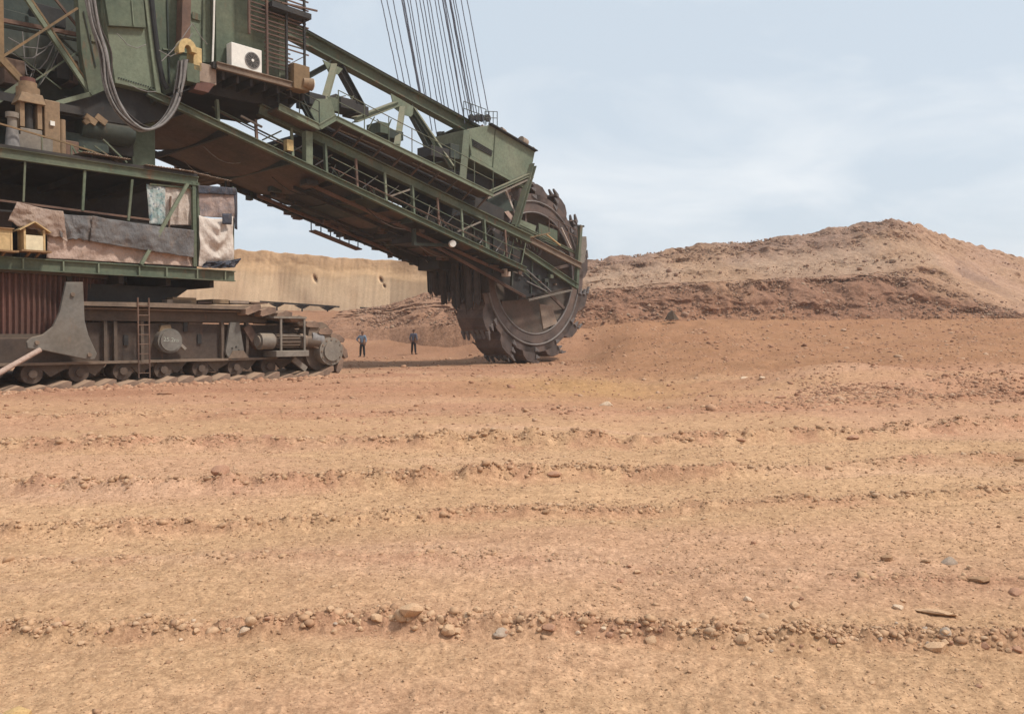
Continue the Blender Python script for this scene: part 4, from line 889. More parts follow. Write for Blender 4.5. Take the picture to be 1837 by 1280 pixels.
# air conditioner
a, b = L(415, 122, HV - .4), L(469, 76, HV - .4); aw, ah = b.x - a.x, .92
ac = G().box((a.x, HV - .42, a.z), (b.x, HV - .06, a.z + ah)).build('air_conditioner', M.white, ext, bevel=.02)
fc = Vector((a.x + aw * .68, HV - .425, a.z + ah * .5))
G().ring(fc, .26, .30, -.02, .01, 32).build('fan_rim', M.cable, ac, True)
G().tube(fc + YV * .0, fc + YV * -.006, .262, 32).build('fan_recess', M.dark, ac)
for r_ in (.07, .12, .17, .22): G().ring(fc, r_ - .006, r_ + .006, -.024, -.014, 28).build('fan_guard', M.cable, ac)
for k in range(10):
    an = k * .6283; G().bar(fc + Vector((0, -.02, 0)), fc + Vector((.26 * math.cos(an), -.02, .26 * math.sin(an))), .01, .008, YV).build('guard_spoke', M.cable, ac)
G().tube(fc + YV * -.02, fc + YV * -.035, .05, 14).build('fan_hub', M.white, ac)
for k in (0.1, .86): G().box((a.x + aw * k, HV - .45, a.z - .06), (a.x + aw * k + .06, HV, a.z - .002)).build('wall_bracket', M.rust, ac)
# cable guide: yellow hood, boxes, and the thick cable bundle hanging from it
hd = []
for k in range(9):
    an = R(200 - 25 * k); hd.append(L(330, 95, -3.5) + Vector((.33 * math.cos(an), 0, .42 * math.sin(an))))
for k in range(8, -1, -1):
    an = R(200 - 25 * k); hd.append(L(330, 95, -3.5) + Vector((.13 * math.cos(an), 0, .2 * math.sin(an))))
G().prism(hd, (0, -.3, 0)).build('cable_hood', M.yellow, ext)
for (x0, y0, x1, y1, m_) in ((346, 88, 361, 126, M.yellow), (334, 118, 358, 146, M.green), (356, 120, 387, 146, M.tin)):
    a, b = L(x0, y1, -3.55), L(x1, y0, -3.55); G().box((a.x, -3.6, a.z), (b.x, -3.1, b.z)).build('junction_box', m_, ext, bevel=.02)
G().prism([L(354, 148, -3.6), L(387, 148, -3.6), L(374, 166, -3.6), L(348, 160, -3.6)], (0, .45, 0)).build('box_funnel', M.skirt, ext)
cb_pts = [(160, -30), (172, 40), (188, 95), (196, 150), (212, 195), (238, 222), (264, 232), (290, 222), (312, 192), (324, 150), (330, 108)]
def spline(pts, n=5):
    out = []
    for i in range(len(pts) - 1):
        p0, p1, p2, p3 = pts[max(i - 1, 0)], pts[i], pts[i + 1], pts[min(i + 2, len(pts) - 1)]
        for k in range(n):
            t = k / n; out.append(0.5 * ((2 * p1) + (-p0 + p2) * t + (2 * p0 - 5 * p1 + 4 * p2 - p3) * t * t + (-p0 + 3 * p1 - 3 * p2 + p3) * t ** 3))
    return out + [pts[-1]]
for k in range(11):
    an = k * 2.4; rr_ = .16 * math.sqrt(k / 10); ox, oy = rr_ * math.cos(an), rr_ * math.sin(an); jit = [random.uniform(-.05, .05) for _ in cb_pts]
    G().path(spline([L(x, y, -3.6 + oy * .9) + Vector((ox + jit[i], 0, jit[i] * .8 + ox * .4)) for i, (x, y) in enumerate(cb_pts)]), random.uniform(.03, .05), 6).build('hanging_cable', M.cable if k % 4 else M.rubber, ext, True)
for (p, q, s_) in (((345, 42), (290, 110), .1), ((345, 42), (372, 80), .06), ((200, 150), (218, 195), -.1), ((345, 60), (285, 90), .5), ((210, 60), (262, 80), .3), ((230, 150), (280, 165), .1)):
    a, b = L(*p, -3.7), L(*q, -3.7); G().path([a, a * .66 + b * .34 - ZV * s_ * .8, a * .33 + b * .67 - ZV * s_ * .8, b], .014, 5).build('thin_wire', M.cable, ext, True)

# ------------------------------------------------------------------ boom
zA = lambda x: 9.47 - (x - 5.85) * 0.248
zD = lambda x: 9.73 - (x - 10.97) * 0.2236
zC = lambda x: 10.39 - (x - 11.94) * 0.205
bs = Vector((1, 0, -0.235)).normalized()
boom = G().ibeam((9.0, -2.6, zD(9.0)), (24.8, -2.6, zD(24.8)), .32, .42, .04).build('boom_main_chord', M.green, ext)
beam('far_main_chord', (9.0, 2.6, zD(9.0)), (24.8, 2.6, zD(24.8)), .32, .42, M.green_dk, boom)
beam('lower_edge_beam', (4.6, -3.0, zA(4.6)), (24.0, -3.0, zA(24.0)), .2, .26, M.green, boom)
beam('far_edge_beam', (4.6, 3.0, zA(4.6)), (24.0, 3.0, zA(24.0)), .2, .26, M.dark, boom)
xs = np.concatenate([[4.9, 7.5, 10.1], np.arange(12.2, 23.6, 1.42)])
for i, x in enumerate(xs):
    G().box((x - .06, -2.88, zA(x) - .20), (x + .06, 2.88, zA(x) + .02)).build('cross_beam', M.dark if i % 2 else M.green_dk, boom)
    if i < len(xs) - 1:
        x2 = xs[i + 1]
        g = G(); d_ = random.uniform(-.03, .03)
        ys = np.linspace(-2.82, 2.82, 9); vs = []
        for yv in ys:
            zz_ = .14 - .30 * math.cos(yv / 2.82 * math.pi / 2) + d_      # trough shaped belly
            vs += [(x + .065, yv, zA(x) + zz_), (x2 - .065, yv, zA(x2) + zz_ + random.uniform(-.01, .01))]
        g.add(vs, [(2 * k, 2 * k + 1, 2 * k + 3, 2 * k + 2) for k in range(8)])
        o = g.build('belly_plate', (M.brown_plate, M.brown_plate, M.brown_plate, M.dark, M.green_dk, M.brown_plate, M.dark, M.dark, M.brown_plate, M.dark, M.dark)[i % 11], boom); o.modifiers.new('s', 'SOLIDIFY').thickness = .02
# walls and posts of the gallery
for i, x in enumerate(np.arange(5.6, 23.9, 1.55)):
    wd = .16 if i % 3 == 1 else .08
    zt = zD(x) - .2 if x > 9 else zA(x) + .95
    bar('gallery_post', (x, -2.92, zA(x) + .1), (x + .05, -2.75, zt), wd, .1, (M.green_lt, M.green, M.rust)[i % 3], boom)
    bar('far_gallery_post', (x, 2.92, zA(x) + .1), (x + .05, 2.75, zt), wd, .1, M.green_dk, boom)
p = L(552, 262, -2.9); G().box((p.x - .17, -3.05, zA(p.x) + .12), (p.x + .14, -2.75, zD(p.x) - .1)).build('wide_post', M.green_lt, boom, bevel=.01)
p = L(517, 262, -2.8); G().box((p.x - .14, -2.95, p.z - .2), (p.x + .14, -2.7, p.z + .22)).build('lamp_box', M.yellow, boom)
for (x0, y0, x1, y1) in ((820, 416, 862, 398), (432, 208, 470, 228), (700, 352, 735, 340)):
    bar('gallery_brace', L(x0, y0, -2.85), L(x1, y1, -2.85), .07, .07, M.grey, boom)
# conveyor in the gallery: belt, idlers, stringers
for (y0, y1, dz_, m_, nm) in ((-1.0, 1.0, .55, M.rubber, 'conveyor_belt'), (-1.15, -1.05, .42, M.green_dk, 'belt_stringer'), (1.05, 1.15, .42, M.green_dk, 'belt_stringer')):
    G().hexa([(5, y0, zA(5) + dz_), (24, y0, zA(24) + dz_), (24, y1, zA(24) + dz_), (5, y1, zA(5) + dz_), (5, y0, zA(5) + dz_ + .1), (24, y0, zA(24) + dz_ + .1), (24, y1, zA(24) + dz_ + .1), (5, y1, zA(5) + dz_ + .1)]).build(nm, m_, boom)
for x in np.arange(5.5, 23.5, 1.0):
    for sy in (-1, 1): G().tube((x, sy * .45, zA(x) + .5), (x, sy * 1.2, zA(x) + .75), .08, 8).build('idler_roller', M.dark, boom, True)
    G().tube((x, -.44, zA(x) + .49), (x, .44, zA(x) + .49), .08, 8).build('idler_roller', M.dark, boom, True)
# pipes, cable trays, motors packed into the gallery
for k in range(26):
    a = random.uniform(6.5, 19); b = min(23.6, a + random.uniform(2, 7)); v = random.uniform(-2.7, 2.4); h = random.uniform(.15, .95)
    r_ = random.choice([.02, .025, .035, .05])
    G().path([(a, v, zA(a) + h + .1), (a + (b - a) * .5, v, zA((a + b) / 2) + h + .1 - random.uniform(0, .08)), (b, v, zA(b) + h + .1)], r_, 6).build('gallery_pipe', random.choice([M.green, M.dark, M.rust, M.cable, M.green_dk]), boom, True)
for k in range(22):
    x = random.uniform(9.5, 23); v = random.uniform(-2.5, 1.5); s_ = random.uniform(.15, .4)
    G().box((x, v, zA(x) + .12), (x + s_ * 1.6, v + s_, zA(x) + .12 + random.uniform(.2, .7))).build('gallery_unit', random.choice([M.dark, M.green_dk, M.rust, M.green, M.mud_dk]), boom, bevel=.015)
for k in range(30):
    x = random.uniform(12, 23); v = random.uniform(-2.85, -1.6); zb_ = zA(x) + .12
    bar('gallery_strut', (x, v, zb_), (x + random.uniform(-.5, .5), v + random.uniform(-.1, .4), zb_ + random.uniform(.5, 1.0)), .035, .035, random.choice([M.green, M.grey, M.rust, M.green_dk]), boom)
# bracing of the far gallery wall and stringers under the belly
for i, x in enumerate(np.arange(9.3, 23.4, 1.2)):
    for fl_ in (0, 1):
        za, zb_ = (zA(x) + .1, zD(x + 1.2) - .2) if fl_ else (zD(x) - .2, zA(x + 1.2) + .1)
        bar('far_lattice', (x, 2.6, za), (x + 1.2, 2.6, zb_), .07, .07, (M.green_dk, M.green)[i % 2], boom)
    bar('near_lattice', (x, -1.7, zA(x) + .1 + .9 * (i % 2)), (x + 1.2, -1.7, zA(x + 1.2) + 1.0 - .9 * (i % 2)), .06, .06, (M.green, M.rust, M.green_dk)[i % 3], boom)
    tube('gallery_hose', (x, -2.3, zA(x) + .5), (x + .9, -2.2, zD(x + .9) - .25), .03, M.cable if i % 3 else M.green_lt, boom, 6)
for yv in (-2.0, -.9, .9, 2.0):
    G().hexa([(11.6, yv - .06, zA(11.6) - .34), (23.4, yv - .06, zA(23.4) - .34), (23.4, yv + .06, zA(23.4) - .34), (11.6, yv + .06, zA(11.6) - .34), (11.6, yv - .06, zA(11.6) - .205), (23.4, yv - .06, zA(23.4) - .205), (23.4, yv + .06, zA(23.4) - .205), (11.6, yv + .06, zA(11.6) - .205)]).build('belly_stringer', M.dark if abs(yv) < 1 else M.rust, boom)
for k in range(24):
    x = random.uniform(11, 22.5); v = random.uniform(-2.6, 2.4); w = random.uniform(.2, .7)
    G().box((x, v, zA(x) - random.uniform(.3, .42)), (x + w, v + random.uniform(.15, .5), zA(x + w) - .08)).build('belly_fitting', random.choice([M.dark, M.brown_plate, M.rust, M.mud_dk, M.green_dk]), boom)
# handrails inside the gallery
for h_ in (.45, .85):
    G().bar((12, -2.96, zA(12) + h_), (23.6, -2.96, zA(23.6) + h_), .03, .03).build('gallery_rail', M.green if h_ > .5 else M.rust, boom)
# upper walkway on the near side
def slab(name, x0, x1, y0, y1, zf_, dz0, dz1, mat, par):
    return G().hexa([(x0, y0, zf_(x0) + dz0), (x1, y0, zf_(x1) + dz0), (x1, y1, zf_(x1) + dz0), (x0, y1, zf_(x0) + dz0), (x0, y0, zf_(x0) + dz1), (x1, y0, zf_(x1) + dz1), (x1, y1, zf_(x1) + dz1), (x0, y1, zf_(x0) + dz1)]).build(name, mat, par)
xw0, xw1 = L(603, 208, -3.4).x, L(884, 347, -3.4).x
for i in range(8):
    a = xw0 + (xw1 - xw0) * i / 8; b = xw0 + (xw1 - xw0) * (i + 1) / 8 - .02
    slab('walkway_grate', a, b, -3.35, -2.45, zC, -.16, -.10, M.mud_dk, boom)
beam('walkway_edge', (xw0, -3.42, zC(xw0) - .12), (xw1, -3.42, zC(xw1) - .12), .1, .22, M.green_lt, boom)
slab('walkway_trough', xw0 + .1, xw1 - .2, -2.4, 2.4, zC, -.32, -.2, M.dark, boom)
G().hexa([(xw0, -2.3, zD(xw0) + .2), (xw1 + 2, -2.3, zD(xw1 + 2) + .2), (xw1 + 2, -2.2, zD(xw1 + 2) + .2), (xw0, -2.2, zD(xw0) + .2), (xw0, -2.3, zC(xw0) - .06), (xw1 + 2, -2.3, zC(xw1 + 2) - .06), (xw1 + 2, -2.2, zC(xw1 + 2) - .06), (xw0, -2.2, zC(xw0) - .06)]).build('walkway_shade_panel', M.dark, boom)  # dark panel added as shade, closing the bright gap below the walkway
for k in range(9):
    x = xw0 + .3 + k * (xw1 - xw0 - .6) / 8; bar('walkway_bracket', (x, -3.4, zC(x) - .24), (x, -2.5, zD(x) + .2), .06, .08, M.brown_plate, boom)
for (x0, y0, x1, y1, w) in ((605, 232, 690, 268, .05), (740, 292, 800, 322, .05), (700, 262, 760, 294, .1), (790, 305, 850, 336, .06)):
    bar('walkway_pipe', L(x0, y0, -3.0), L(x1, y1, -3.0), w, w, M.grey if w < .06 else M.brown_plate, boom)
a, b, c_ = L(500, 192, -3.4), L(573, 228, -3.4), L(604, 210, -3.4)
beam('lower_walkway_edge', a, b, .12, .26, M.green_lt, boom); beam('step_edge', b, c_, .12, .22, M.green_lt, boom)
G().hexa([a + YV * .05 - ZV * .1, b + YV * .05 - ZV * .1, b + YV * 1 - ZV * .1, a + YV * 1 - ZV * .1, a + YV * .05, b + YV * .05, b + YV * 1, a + YV * 1]).build('lower_walkway', M.mud_dk, boom)
G().hexa([b + YV * .05 - ZV * .1, c_ + YV * .05 - ZV * .1, c_ + YV * 1 - ZV * .1, b + YV * 1 - ZV * .1, b + YV * .05, c_ + YV * .05, c_ + YV * 1, b + YV * 1]).build('step_plate', M.mud_dk, boom)
def railing(pts, h, gap, mat, par, name='walkway'):
    for i in range(len(pts) - 1):
        a, b = pts[i], pts[i + 1]; n = max(1, round((b - a).length / gap))
        for k in range(n + 1):
            p = a + (b - a) * (k / n); G().tube(p, p + ZV * h, .022, 6).build(name + '_post', mat, par, True)
        for f in (1.0, .55): G().tube(a + ZV * h * f, b + ZV * h * f, .02, 6).build(name + '_rail', mat, par, True)
railing([Vector((xw0 + .1, -3.42, zC(xw0 + .1))), Vector((xw1, -3.42, zC(xw1)))], 1.05, 1.25, M.green, boom)
railing([Vector((xw0 + .1, -1.2, zC(xw0 + .1))), Vector((xw1, -1.2, zC(xw1)))], .9, 1.6, M.rust, boom)
railing([a + ZV * .1, b + ZV * .1], .9, 1.0, M.green_dk, boom)
# clutter on the boom top seen against the sky
for (px, py, w, h, m_) in ((615, 185, .8, .25, M.dark), (640, 196, .7, .2, M.dark), (700, 240, .9, .2, M.green_dk), (780, 272, 1.2, .3, M.dark), (806, 270, .6, .5, M.green_dk), (680, 228, .5, .3, M.green), (560, 178, .8, .3, M.dark), (588, 186, .6, .35, M.green)):
    p = L(px, py, -1.5); G().box((p.x - w / 2, -1.9, p.z - h / 2 - .2), (p.x + w / 2, -.9, p.z + h / 2)).build('deck_unit', m_, boom, bevel=.02)
G().prism([L(592, 178, -1.2), L(603, 168, -1.2), L(640, 192, -1.2), L(630, 200, -1.2)], (0, .8, 0)).build('tilted_hood', M.dark, boom)
for (x0, y0, x1, y1) in ((590, 178, 620, 172), (596, 200, 604, 172), (622, 196, 634, 172), (660, 232, 672, 210), (690, 246, 702, 214), (676, 214, 700, 240)):
    bar('small_strut', L(x0, y0, -1.4), L(x1, y1, -1.4), .04, .04, M.green, boom)
# top chord and web members
t0, t1 = L(440, 13, 0), L(876, 250, 0)
top_c = G().ibeam(t0, t1, .5, .6, .06).build('top_chord', M.green, boom)
bar('chord_cap', t0 + ZV * .325, t1 + ZV * .325, .56, .04, M.dark, boom)
for (x0, y0, v0, x1, y1, v1, w, m_) in ((594, 114, -.1, 500, 166, .3, .30, M.green_dk), (600, 118, -.4, 577, 200, -2.2, .26, M.green_lt), (606, 116, 0, 655, 206, -.2, .38, M.dark), (524, 150, -2.4, 562, 222, -2.6, .24, M.green_dk),
        (712, 186, -.3, 636, 215, -2.0, .30, M.green_lt), (722, 194, -.4, 712, 262, -2.3, .26, M.green_lt), (732, 190, 0, 770, 262, -.3, .38, M.green_dk), (742, 196, -.3, 812, 300, -2.3, .24, M.green), (838, 226, .6, 770, 258, 1.8, .4, M.green_dk)):
    G().ibeam(L(x0, y0, v0), L(x1, y1, v1), w, w * .8, .04).build('web_member', m_, boom)
for pts, v in (([(578, 108), (614, 124), (606, 134), (590, 132)], -.3), ([(700, 168), (748, 196), (736, 210), (722, 206), (706, 194)], -.33), ([(548, 212), (566, 178), (592, 178), (600, 206), (572, 226)], -2.5)):
    G().prism([L(x, y, v) for x, y in pts], (0, -.05, 0)).build('gusset_plate', M.green_lt, boom)

# ---- drive house near the boom head
dh = G().prism([L(x, y, -1.6) for x, y in ((838, 232), (880, 224), (960, 271), (947, 336), (893, 306), (846, 280))], (0, 3.4, 0)).build('drive_house', M.green_lt, ext, bevel=.02)
G().bar(L(879, 222, -1.7), L(962, 271, -1.7), .25, .06).build('house_eave', M.dark, dh)
G().prism([L(x, y, -1.6) for x, y in ((846, 249), (884, 271), (881, 280), (848, 262))], (0, -.02, 0)).build('louvre_frame', M.green_dk, dh)
for k in range(4): bar('louvre_slat', L(848, 251 + k * 3.2, -1.63), L(882, 271 + k * 2.6, -1.63), .04, .04, M.dark, dh)
bar('house_seam', L(889, 232, -1.62), L(884, 302, -1.62), .04, .05, M.green, dh)
bar('sill_beam', L(842, 282, -1.66), L(948, 340, -1.66), .12, .16, M.green_lt, dh)
for px, py, s_ in ((901, 231, .3), (938, 250, .42), (957, 264, .2), (866, 224, .2)):
    p = L(px, py, -.9); G().tube((p.x - s_ / 2, -.9, p.z - .1), (p.x + s_ / 2, -.9, p.z - .2), s_ * .62, 14).build('roof_motor', M.tin, dh, True)
for (x0, y0, v0, x1, y1, v1, w, m_) in ((838, 236, -1.7, 829, 334, -2.4, .3, M.green_lt), (956, 296, -1.7, 924, 405, -2.0, .34, M.green), (948, 314, -1.75, 866, 350, -2.3, .2, M.green_lt), (956, 318, -1.72, 874, 356, -2.28, .1, M.grey)):
    G().ibeam(L(x0, y0, v0), L(x1, y1, v1), w, w * .8, .04).build('house_leg', m_, dh)
for (x0, y0, v0, x1, y1, v1, w, m_) in ((790, 236, 1.4, 800, 330, 1.6, .35, M.green_dk), (880, 300, 1.4, 850, 390, 1.6, .4, M.green_dk)):
    G().ibeam(L(x0, y0, v0), L(x1, y1, v1), w, w * .8, .04).build('far_leg', m_, dh)
# machinery under the house
for (px, py, w, h, m_, v) in ((900, 370, 1.2, .8, M.green_dk, -.6), (870, 360, 1.4, .5, M.dark, -.4), (885, 385, 1.6, .5, M.green, -1.2), (912, 350, .5, .9, M.cloth_pink, -1.0), (930, 375, .7, .9, M.green_dk, -1.1)):
    p = L(px, py, v); G().box((p.x - w / 2, v, p.z - h / 2), (p.x + w / 2, v + .9, p.z + h / 2)).build('gear_unit', m_, dh, bevel=.04)
p = L(906, 362, -1.3); bar('hanging_sack', L(905, 342, -1.3), L(922, 388, -1.3), .3, .12, M.cloth_white, dh)
bar('red_hose', L(900, 365, -1.35), L(926, 395, -1.35), .07, .07, M.skirt, dh)
railing([L(832, 210, -.9), L(872, 224, -.9)], .8, .5, M.green_dk, dh, 'head')
railing([L(870, 226, -1.2), L(892, 226, -1.2)], .75, .35, M.green_dk, dh, 'head')
for px in (846, 856, 864, 875): p = L(px, 212, -.5); G().tube((p.x, -.55, p.z), (p.x, -.45, p.z), .2, 14).build('rope_sheave', M.dark, dh)

# ---- hoist ropes from the boom head up to the mast above the picture
k = 0
for (xb, yb, xt, v) in [(717, 156, 684, 1.5), (728, 162, 694, 1.4), (739, 168, 705, 1.3), (758, 196, 721, 1.2), (760, 197, 724, 1.15), (768, 205, 731, 1.1), (775, 235, 736, 1.05), (783, 240, 746, 1.0), (790, 215, 753, .9), (797, 215, 759, .85), (803, 225, 766, .8), (810, 225, 771, .7), (818, 215, 780, .6), (826, 218, 786, .3), (833, 215, 794, .1), (842, 218, 799, -.1), (849, 220, 808, -.3), (854, 222, 813, -.4), (859, 222, 817, -.5), (868, 222, 827, -.6), (880, 224, 838, -.8), (834, 222, 797, -.2), (846, 220, 806, -.25)]:
    a, b = L(xb, yb, v), L(xt, 0, v); c_ = b + (b - a) * .35; thick = .040 if xt in (721, 724, 794, 808) else .026
    pts = [a + (c_ - a) * (i / 26) + Vector((random.uniform(-.012, .012), 0, 0)) for i in range(27)]
    G().path(pts, thick, 6).build('hoist_rope', M.rope, ext, True); k += 1

# ---- wheel fork and head frame
def plate(name, pts, v, th, mat, par): return G().prism([L(x, y, v) for x, y in pts], (0, th, 0)).build(name, mat, par)
fk = plate('fork_plate', [(735, 388), (838, 386), (949, 452), (1034, 511), (945, 532), (785, 443)], -1.75, .08, M.dark, ext)
q = [Vector((p.x, 1.72, p.z)) for p in [L(x, y, -1.75) for x, y in ((735, 388), (838, 386), (949, 452), (1034, 511), (945, 532), (785, 443))]]
G().prism(q, (0, .08, 0)).build('far_fork_plate', M.dark, fk)
beam('fork_lower_edge', L(783, 442, -1.85), L(942, 532, -1.85), .12, .12, M.rust, fk)
beam('fork_side_beam', L(940, 450, -1.95), L(1036, 514, -1.95), .2, .32, M.green, fk)
G().ibeam(L(928, 418, -2.0), L(1042, 477, -2.0), .2, .34, .04).build('fork_top_beam', M.mud, fk)
G().ibeam(L(930, 404, -1.6), L(1042, 458, -1.6), .14, .14, .03).build('fork_rail_beam', M.green_lt, fk)
beam('fork_foot_rail', L(948, 538, -1.9), L(1026, 520, -1.9), .08, .1, M.grey, fk)
bar('fork_end_post', L(1041, 404, -1.9), L(1033, 516, -1.9), .22, .22, M.green, fk)
bar('fork_end_post', L(1036, 404, .6), L(1030, 500, .6), .2, .2, M.green_dk, fk)
plate('end_shield', [(1043, 424), (1052, 424), (1053, 440), (1049, 470), (1040, 474)], -1.4, .06, M.grey, fk)
bar('end_cap', L(1030, 404, -1.9), L(1047, 406, -1.9), .12, .1, M.dark, fk)
for k in range(14):
    x0 = random.uniform(880, 1020); yb = 398 + (x0 - 880) * .5; v = random.uniform(-1.85, 1.0)
    hgt = random.uniform(15, 42); bar('head_strut', L(x0, yb + 12, v), L(x0 + random.uniform(-14, 14), yb + 12 - hgt, v), random.choice([.04, .06, .1]), .05, random.choice([M.green, M.green_lt, M.grey, M.rust]), fk)
for k in range(10):
    x0 = random.uniform(870, 990); y0 = 385 + (x0 - 870) * .45; v = random.uniform(-1.5, .6); ln = random.uniform(20, 50)
    bar('head_pipe', L(x0, y0, v), L(x0 + ln, y0 + ln * random.uniform(.3, .7), v), .05, .05, random.choice([M.green, M.green_dk, M.cable, M.rust]), fk)
plate('head_plate', [(930, 392), (962, 405), (958, 425), (936, 418)], -1.6, .05, M.green_lt, fk)
plate('head_plate', [(966, 400), (1000, 414), (1000, 442), (968, 430)], -1.2, .05, M.green, fk)
plate('head_plate', [(870, 352), (905, 345), (922, 378), (888, 384)], -1.5, .05, M.green_dk, fk)
plate('worn_board', [(905, 380), (912, 378), (932, 402), (924, 404)], -1.7, .04, M.cloth_pink, fk)
bar('loose_plank', L(950, 426, -2.1), L(986, 418, -2.1), .12, .05, M.rust_bar, fk); bar('loose_plank', L(980, 420, -2.1), L(1005, 440, -2.1), .1, .05, M.wood, fk); bar('pale_strut', L(1007, 408, -2.0), L(1024, 445, -2.0), .07, .05, M.cloth_white, fk)
railing([L(985, 416, -2.0), L(1036, 440, -2.0)], .85, .8, M.rust, fk, 'head')
rr3 = random.Random(33)
for (x0, y0, x1, y1) in ((850, 400, 850, 466), (885, 420, 884, 490), (920, 442, 918, 512), (955, 462, 952, 526), (985, 482, 982, 520)):
    bar('fork_rib', L(x0, y0, -1.8), L(x1, y1, -1.8), .09, .09, M.green_dk, fk)
for k in range(16):
    x0 = rr3.uniform(790, 960); y0 = 415 + (x0 - 790) * .5 + rr3.uniform(-16, 22); ln = rr3.uniform(14, 60)
    bar('fork_pipe', L(x0, y0, -1.9), L(x0 + ln, y0 + ln * rr3.choice([.5, .5, .45, -.2, .9]), -1.9), rr3.choice([.03, .045, .07]), .04, rr3.choice([M.green, M.rust, M.cable, M.green_dk, M.grey]), fk)
for k in range(10):
    x0 = rr3.uniform(830, 1000); y0 = 425 + (x0 - 830) * .5 + rr3.uniform(-8, 18); p = L(x0, y0, -1.85); w = rr3.uniform(.12, .35)
    G().box((p.x, -1.98, p.z), (p.x + w, -1.76, p.z + w * rr3.uniform(.5, 1.2))).build('fork_box', rr3.choice([M.green_dk, M.rust, M.mud_dk, M.green]), fk)
# hanging access cage
for (x0, y0, x1, y1) in ((913, 424, 900, 470), (922, 430, 910, 472), (944, 430, 933, 484), (900, 470, 934, 484), (912, 440, 940, 448), (904, 462, 934, 474)):
    bar('cage_bar', L(x0, y0, -2.3), L(x1, y1, -2.3), .05, .05, M.green_lt, fk)
p = L(907, 489, -2.0); G().box((p.x - .18, -2.2, p.z - .2), (p.x + .18, -1.85, p.z + .2)).build('work_lamp', M.cloth_white, fk, bevel=.03)
p = L(810, 437, -2.9); G().tube((p.x, -3.0, p.z), (p.x + .1, -2.8, p.z), .16, 14).build('work_lamp', M.white, fk, True)
# underside of the boom head: far walkway, scalloped belt return, rubber curtain
for i in range(16):
    f = i / 15; a = L(585 + (800 - 585) * f, 402 + (494 - 402) * f, 3.0); G().tube((a.x, 1.2, a.z + .25), (a.x, 3.1, a.z + .12), .17, 10).build('return_roller', M.dark, boom, True)
bar('far_lower_walkway', L(553, 380, 3.3), L(604, 404, 3.3), .6, .1, M.green_dk, boom); bar('far_lower_edge', L(498, 350, 3.2), L(800, 492, 3.2), .5, .22, M.brown_plate, boom)
rr2 = random.Random(21)
for k in range(34):
    x = rr2.uniform(8, 23.2); w = rr2.uniform(.08, .4); h_ = rr2.uniform(.02, .2)
    G().box((x, 2.75 + rr2.uniform(0, .4), zA(x) - .1 - h_), (x + w, 3.25, zA(x) + .05)).build('edge_fitting', rr2.choice([M.dark, M.brown_plate, M.rust, M.green_dk]), boom)
hw0, hw1 = L(556, 388, 3.5).x, L(640, 425, 3.5).x
for k in range(6):
    x = hw0 + (hw1 - hw0) * k / 5; bar('far_walk_hanger', (x, 3.4, zA(x) - .02), (x, 3.4, zA(x) - .4), .04, .04, M.dark, boom)
slab('far_hanging_walkway', hw0, hw1, 3.05, 3.6, zA, -.46, -.40, M.rust, boom)
for k in range(10):
    x = rr2.uniform(7, 21); dx_ = rr2.uniform(1, 2.4); v = rr2.uniform(-2.5, 2.5); q = [Vector((x + dx_ * t / 5, v, zA(x + dx_ * t / 5) - .25 - .25 * math.sin(math.pi * t / 5))) for t in range(6)]
    G().path(q, .02, 5).build('slack_cable', M.cable if k % 2 else M.black, boom, True)
bar('far_lower_rail', L(553, 372, 3.4), L(640, 410, 3.4), .05, .05, M.dark, boom)
for i, (x, y) in enumerate(((315, 268), (385, 300), (460, 332))):
    p = L(x, y, 3.1); G().box((p.x - .2, 2.8, p.z - .12), (p.x + .2, 3.2, p.z + .16)).build('edge_bracket', M.dark, boom)
bar('edge_conduit', L(318, 252, 2.2), L(378, 278, 2.2), .05, .05, M.white, boom)
for (px, py, w, h, m_, v) in ((720, 425, 2.0, .35, M.dark, 0), (750, 430, 1.8, .5, M.dark, -1.0), (790, 470, 1.6, .9, M.dark, .9)):
    p = L(px, py, v); G().box((p.x - w / 2, v - .7, p.z - h / 2), (p.x + w / 2, v + .9, p.z + h / 2)).build('chute_box', m_, boom, bevel=.04)
bar('under_pipe', L(742, 438, -2.2), L(806, 440, -2.2), .14, .14, M.green_dk, boom); bar('under_pipe', L(742, 410, -2.2), L(743, 440, -2.2), .16, .16, M.green_dk, boom)
for (px, py) in ((786, 467), (745, 462), (798, 497)):
    p = L(px, py, 2.8); G().box((p.x - .12, 2.7, p.z - .1), (p.x + .12, 2.9, p.z + .12)).build('marker_lamp', M.cloth_white, boom)
for k in range(9):
    v = -1.6 + k * .44; x = 22.0 - .2 * (k % 2); zt = zA(22) + .1; ln = random.uniform(1.6, 2.7)
    g = G(); n_ = 6; bt = [ln + random.uniform(-.25, .25) for _ in range(n_ + 1)]; vs = []
    for j in range(n_ + 1): vs += [(x + .06 * math.sin(j * 1.3 + k), v + .5 * j / n_, zt), (x + .12 * math.sin(j * 1.3 + k) + .1, v + .5 * j / n_, zt - bt[j])]
    o = g.add(vs, [(2 * j, 2 * j + 2, 2 * j + 3, 2 * j + 1) for j in range(n_)]).build('rubber_flap', M.rubber, boom); o.modifiers.new('s', 'SOLIDIFY').thickness = .03
o = G().sheet((22.45, -1.7, zA(22)), (22.45, 2.3, zA(22)), (22.7, 2.3, zA(22) - 1.7), (22.7, -1.7, zA(22) - 1.7), 16, 6, lambda a_, b_: Vector((.05 * math.sin(a_ * 30), 0, 0))).build('curtain_backing', M.rubber, boom); o.modifiers.new('s', 'SOLIDIFY').thickness = .03
G().box((19.6, -.9, zD(19.6) - .3), (25.4, 1.6, 9.9)).build('house_shade_box', M.dark, boom)  # dark box added as the shade in the open space under the drive house
slab('gallery_shade_wall', 9.2, 24.5, 1.9, 2.3, zA, .2, 1.6, M.dark, boom)  # dark wall added to shade the inside of the gallery

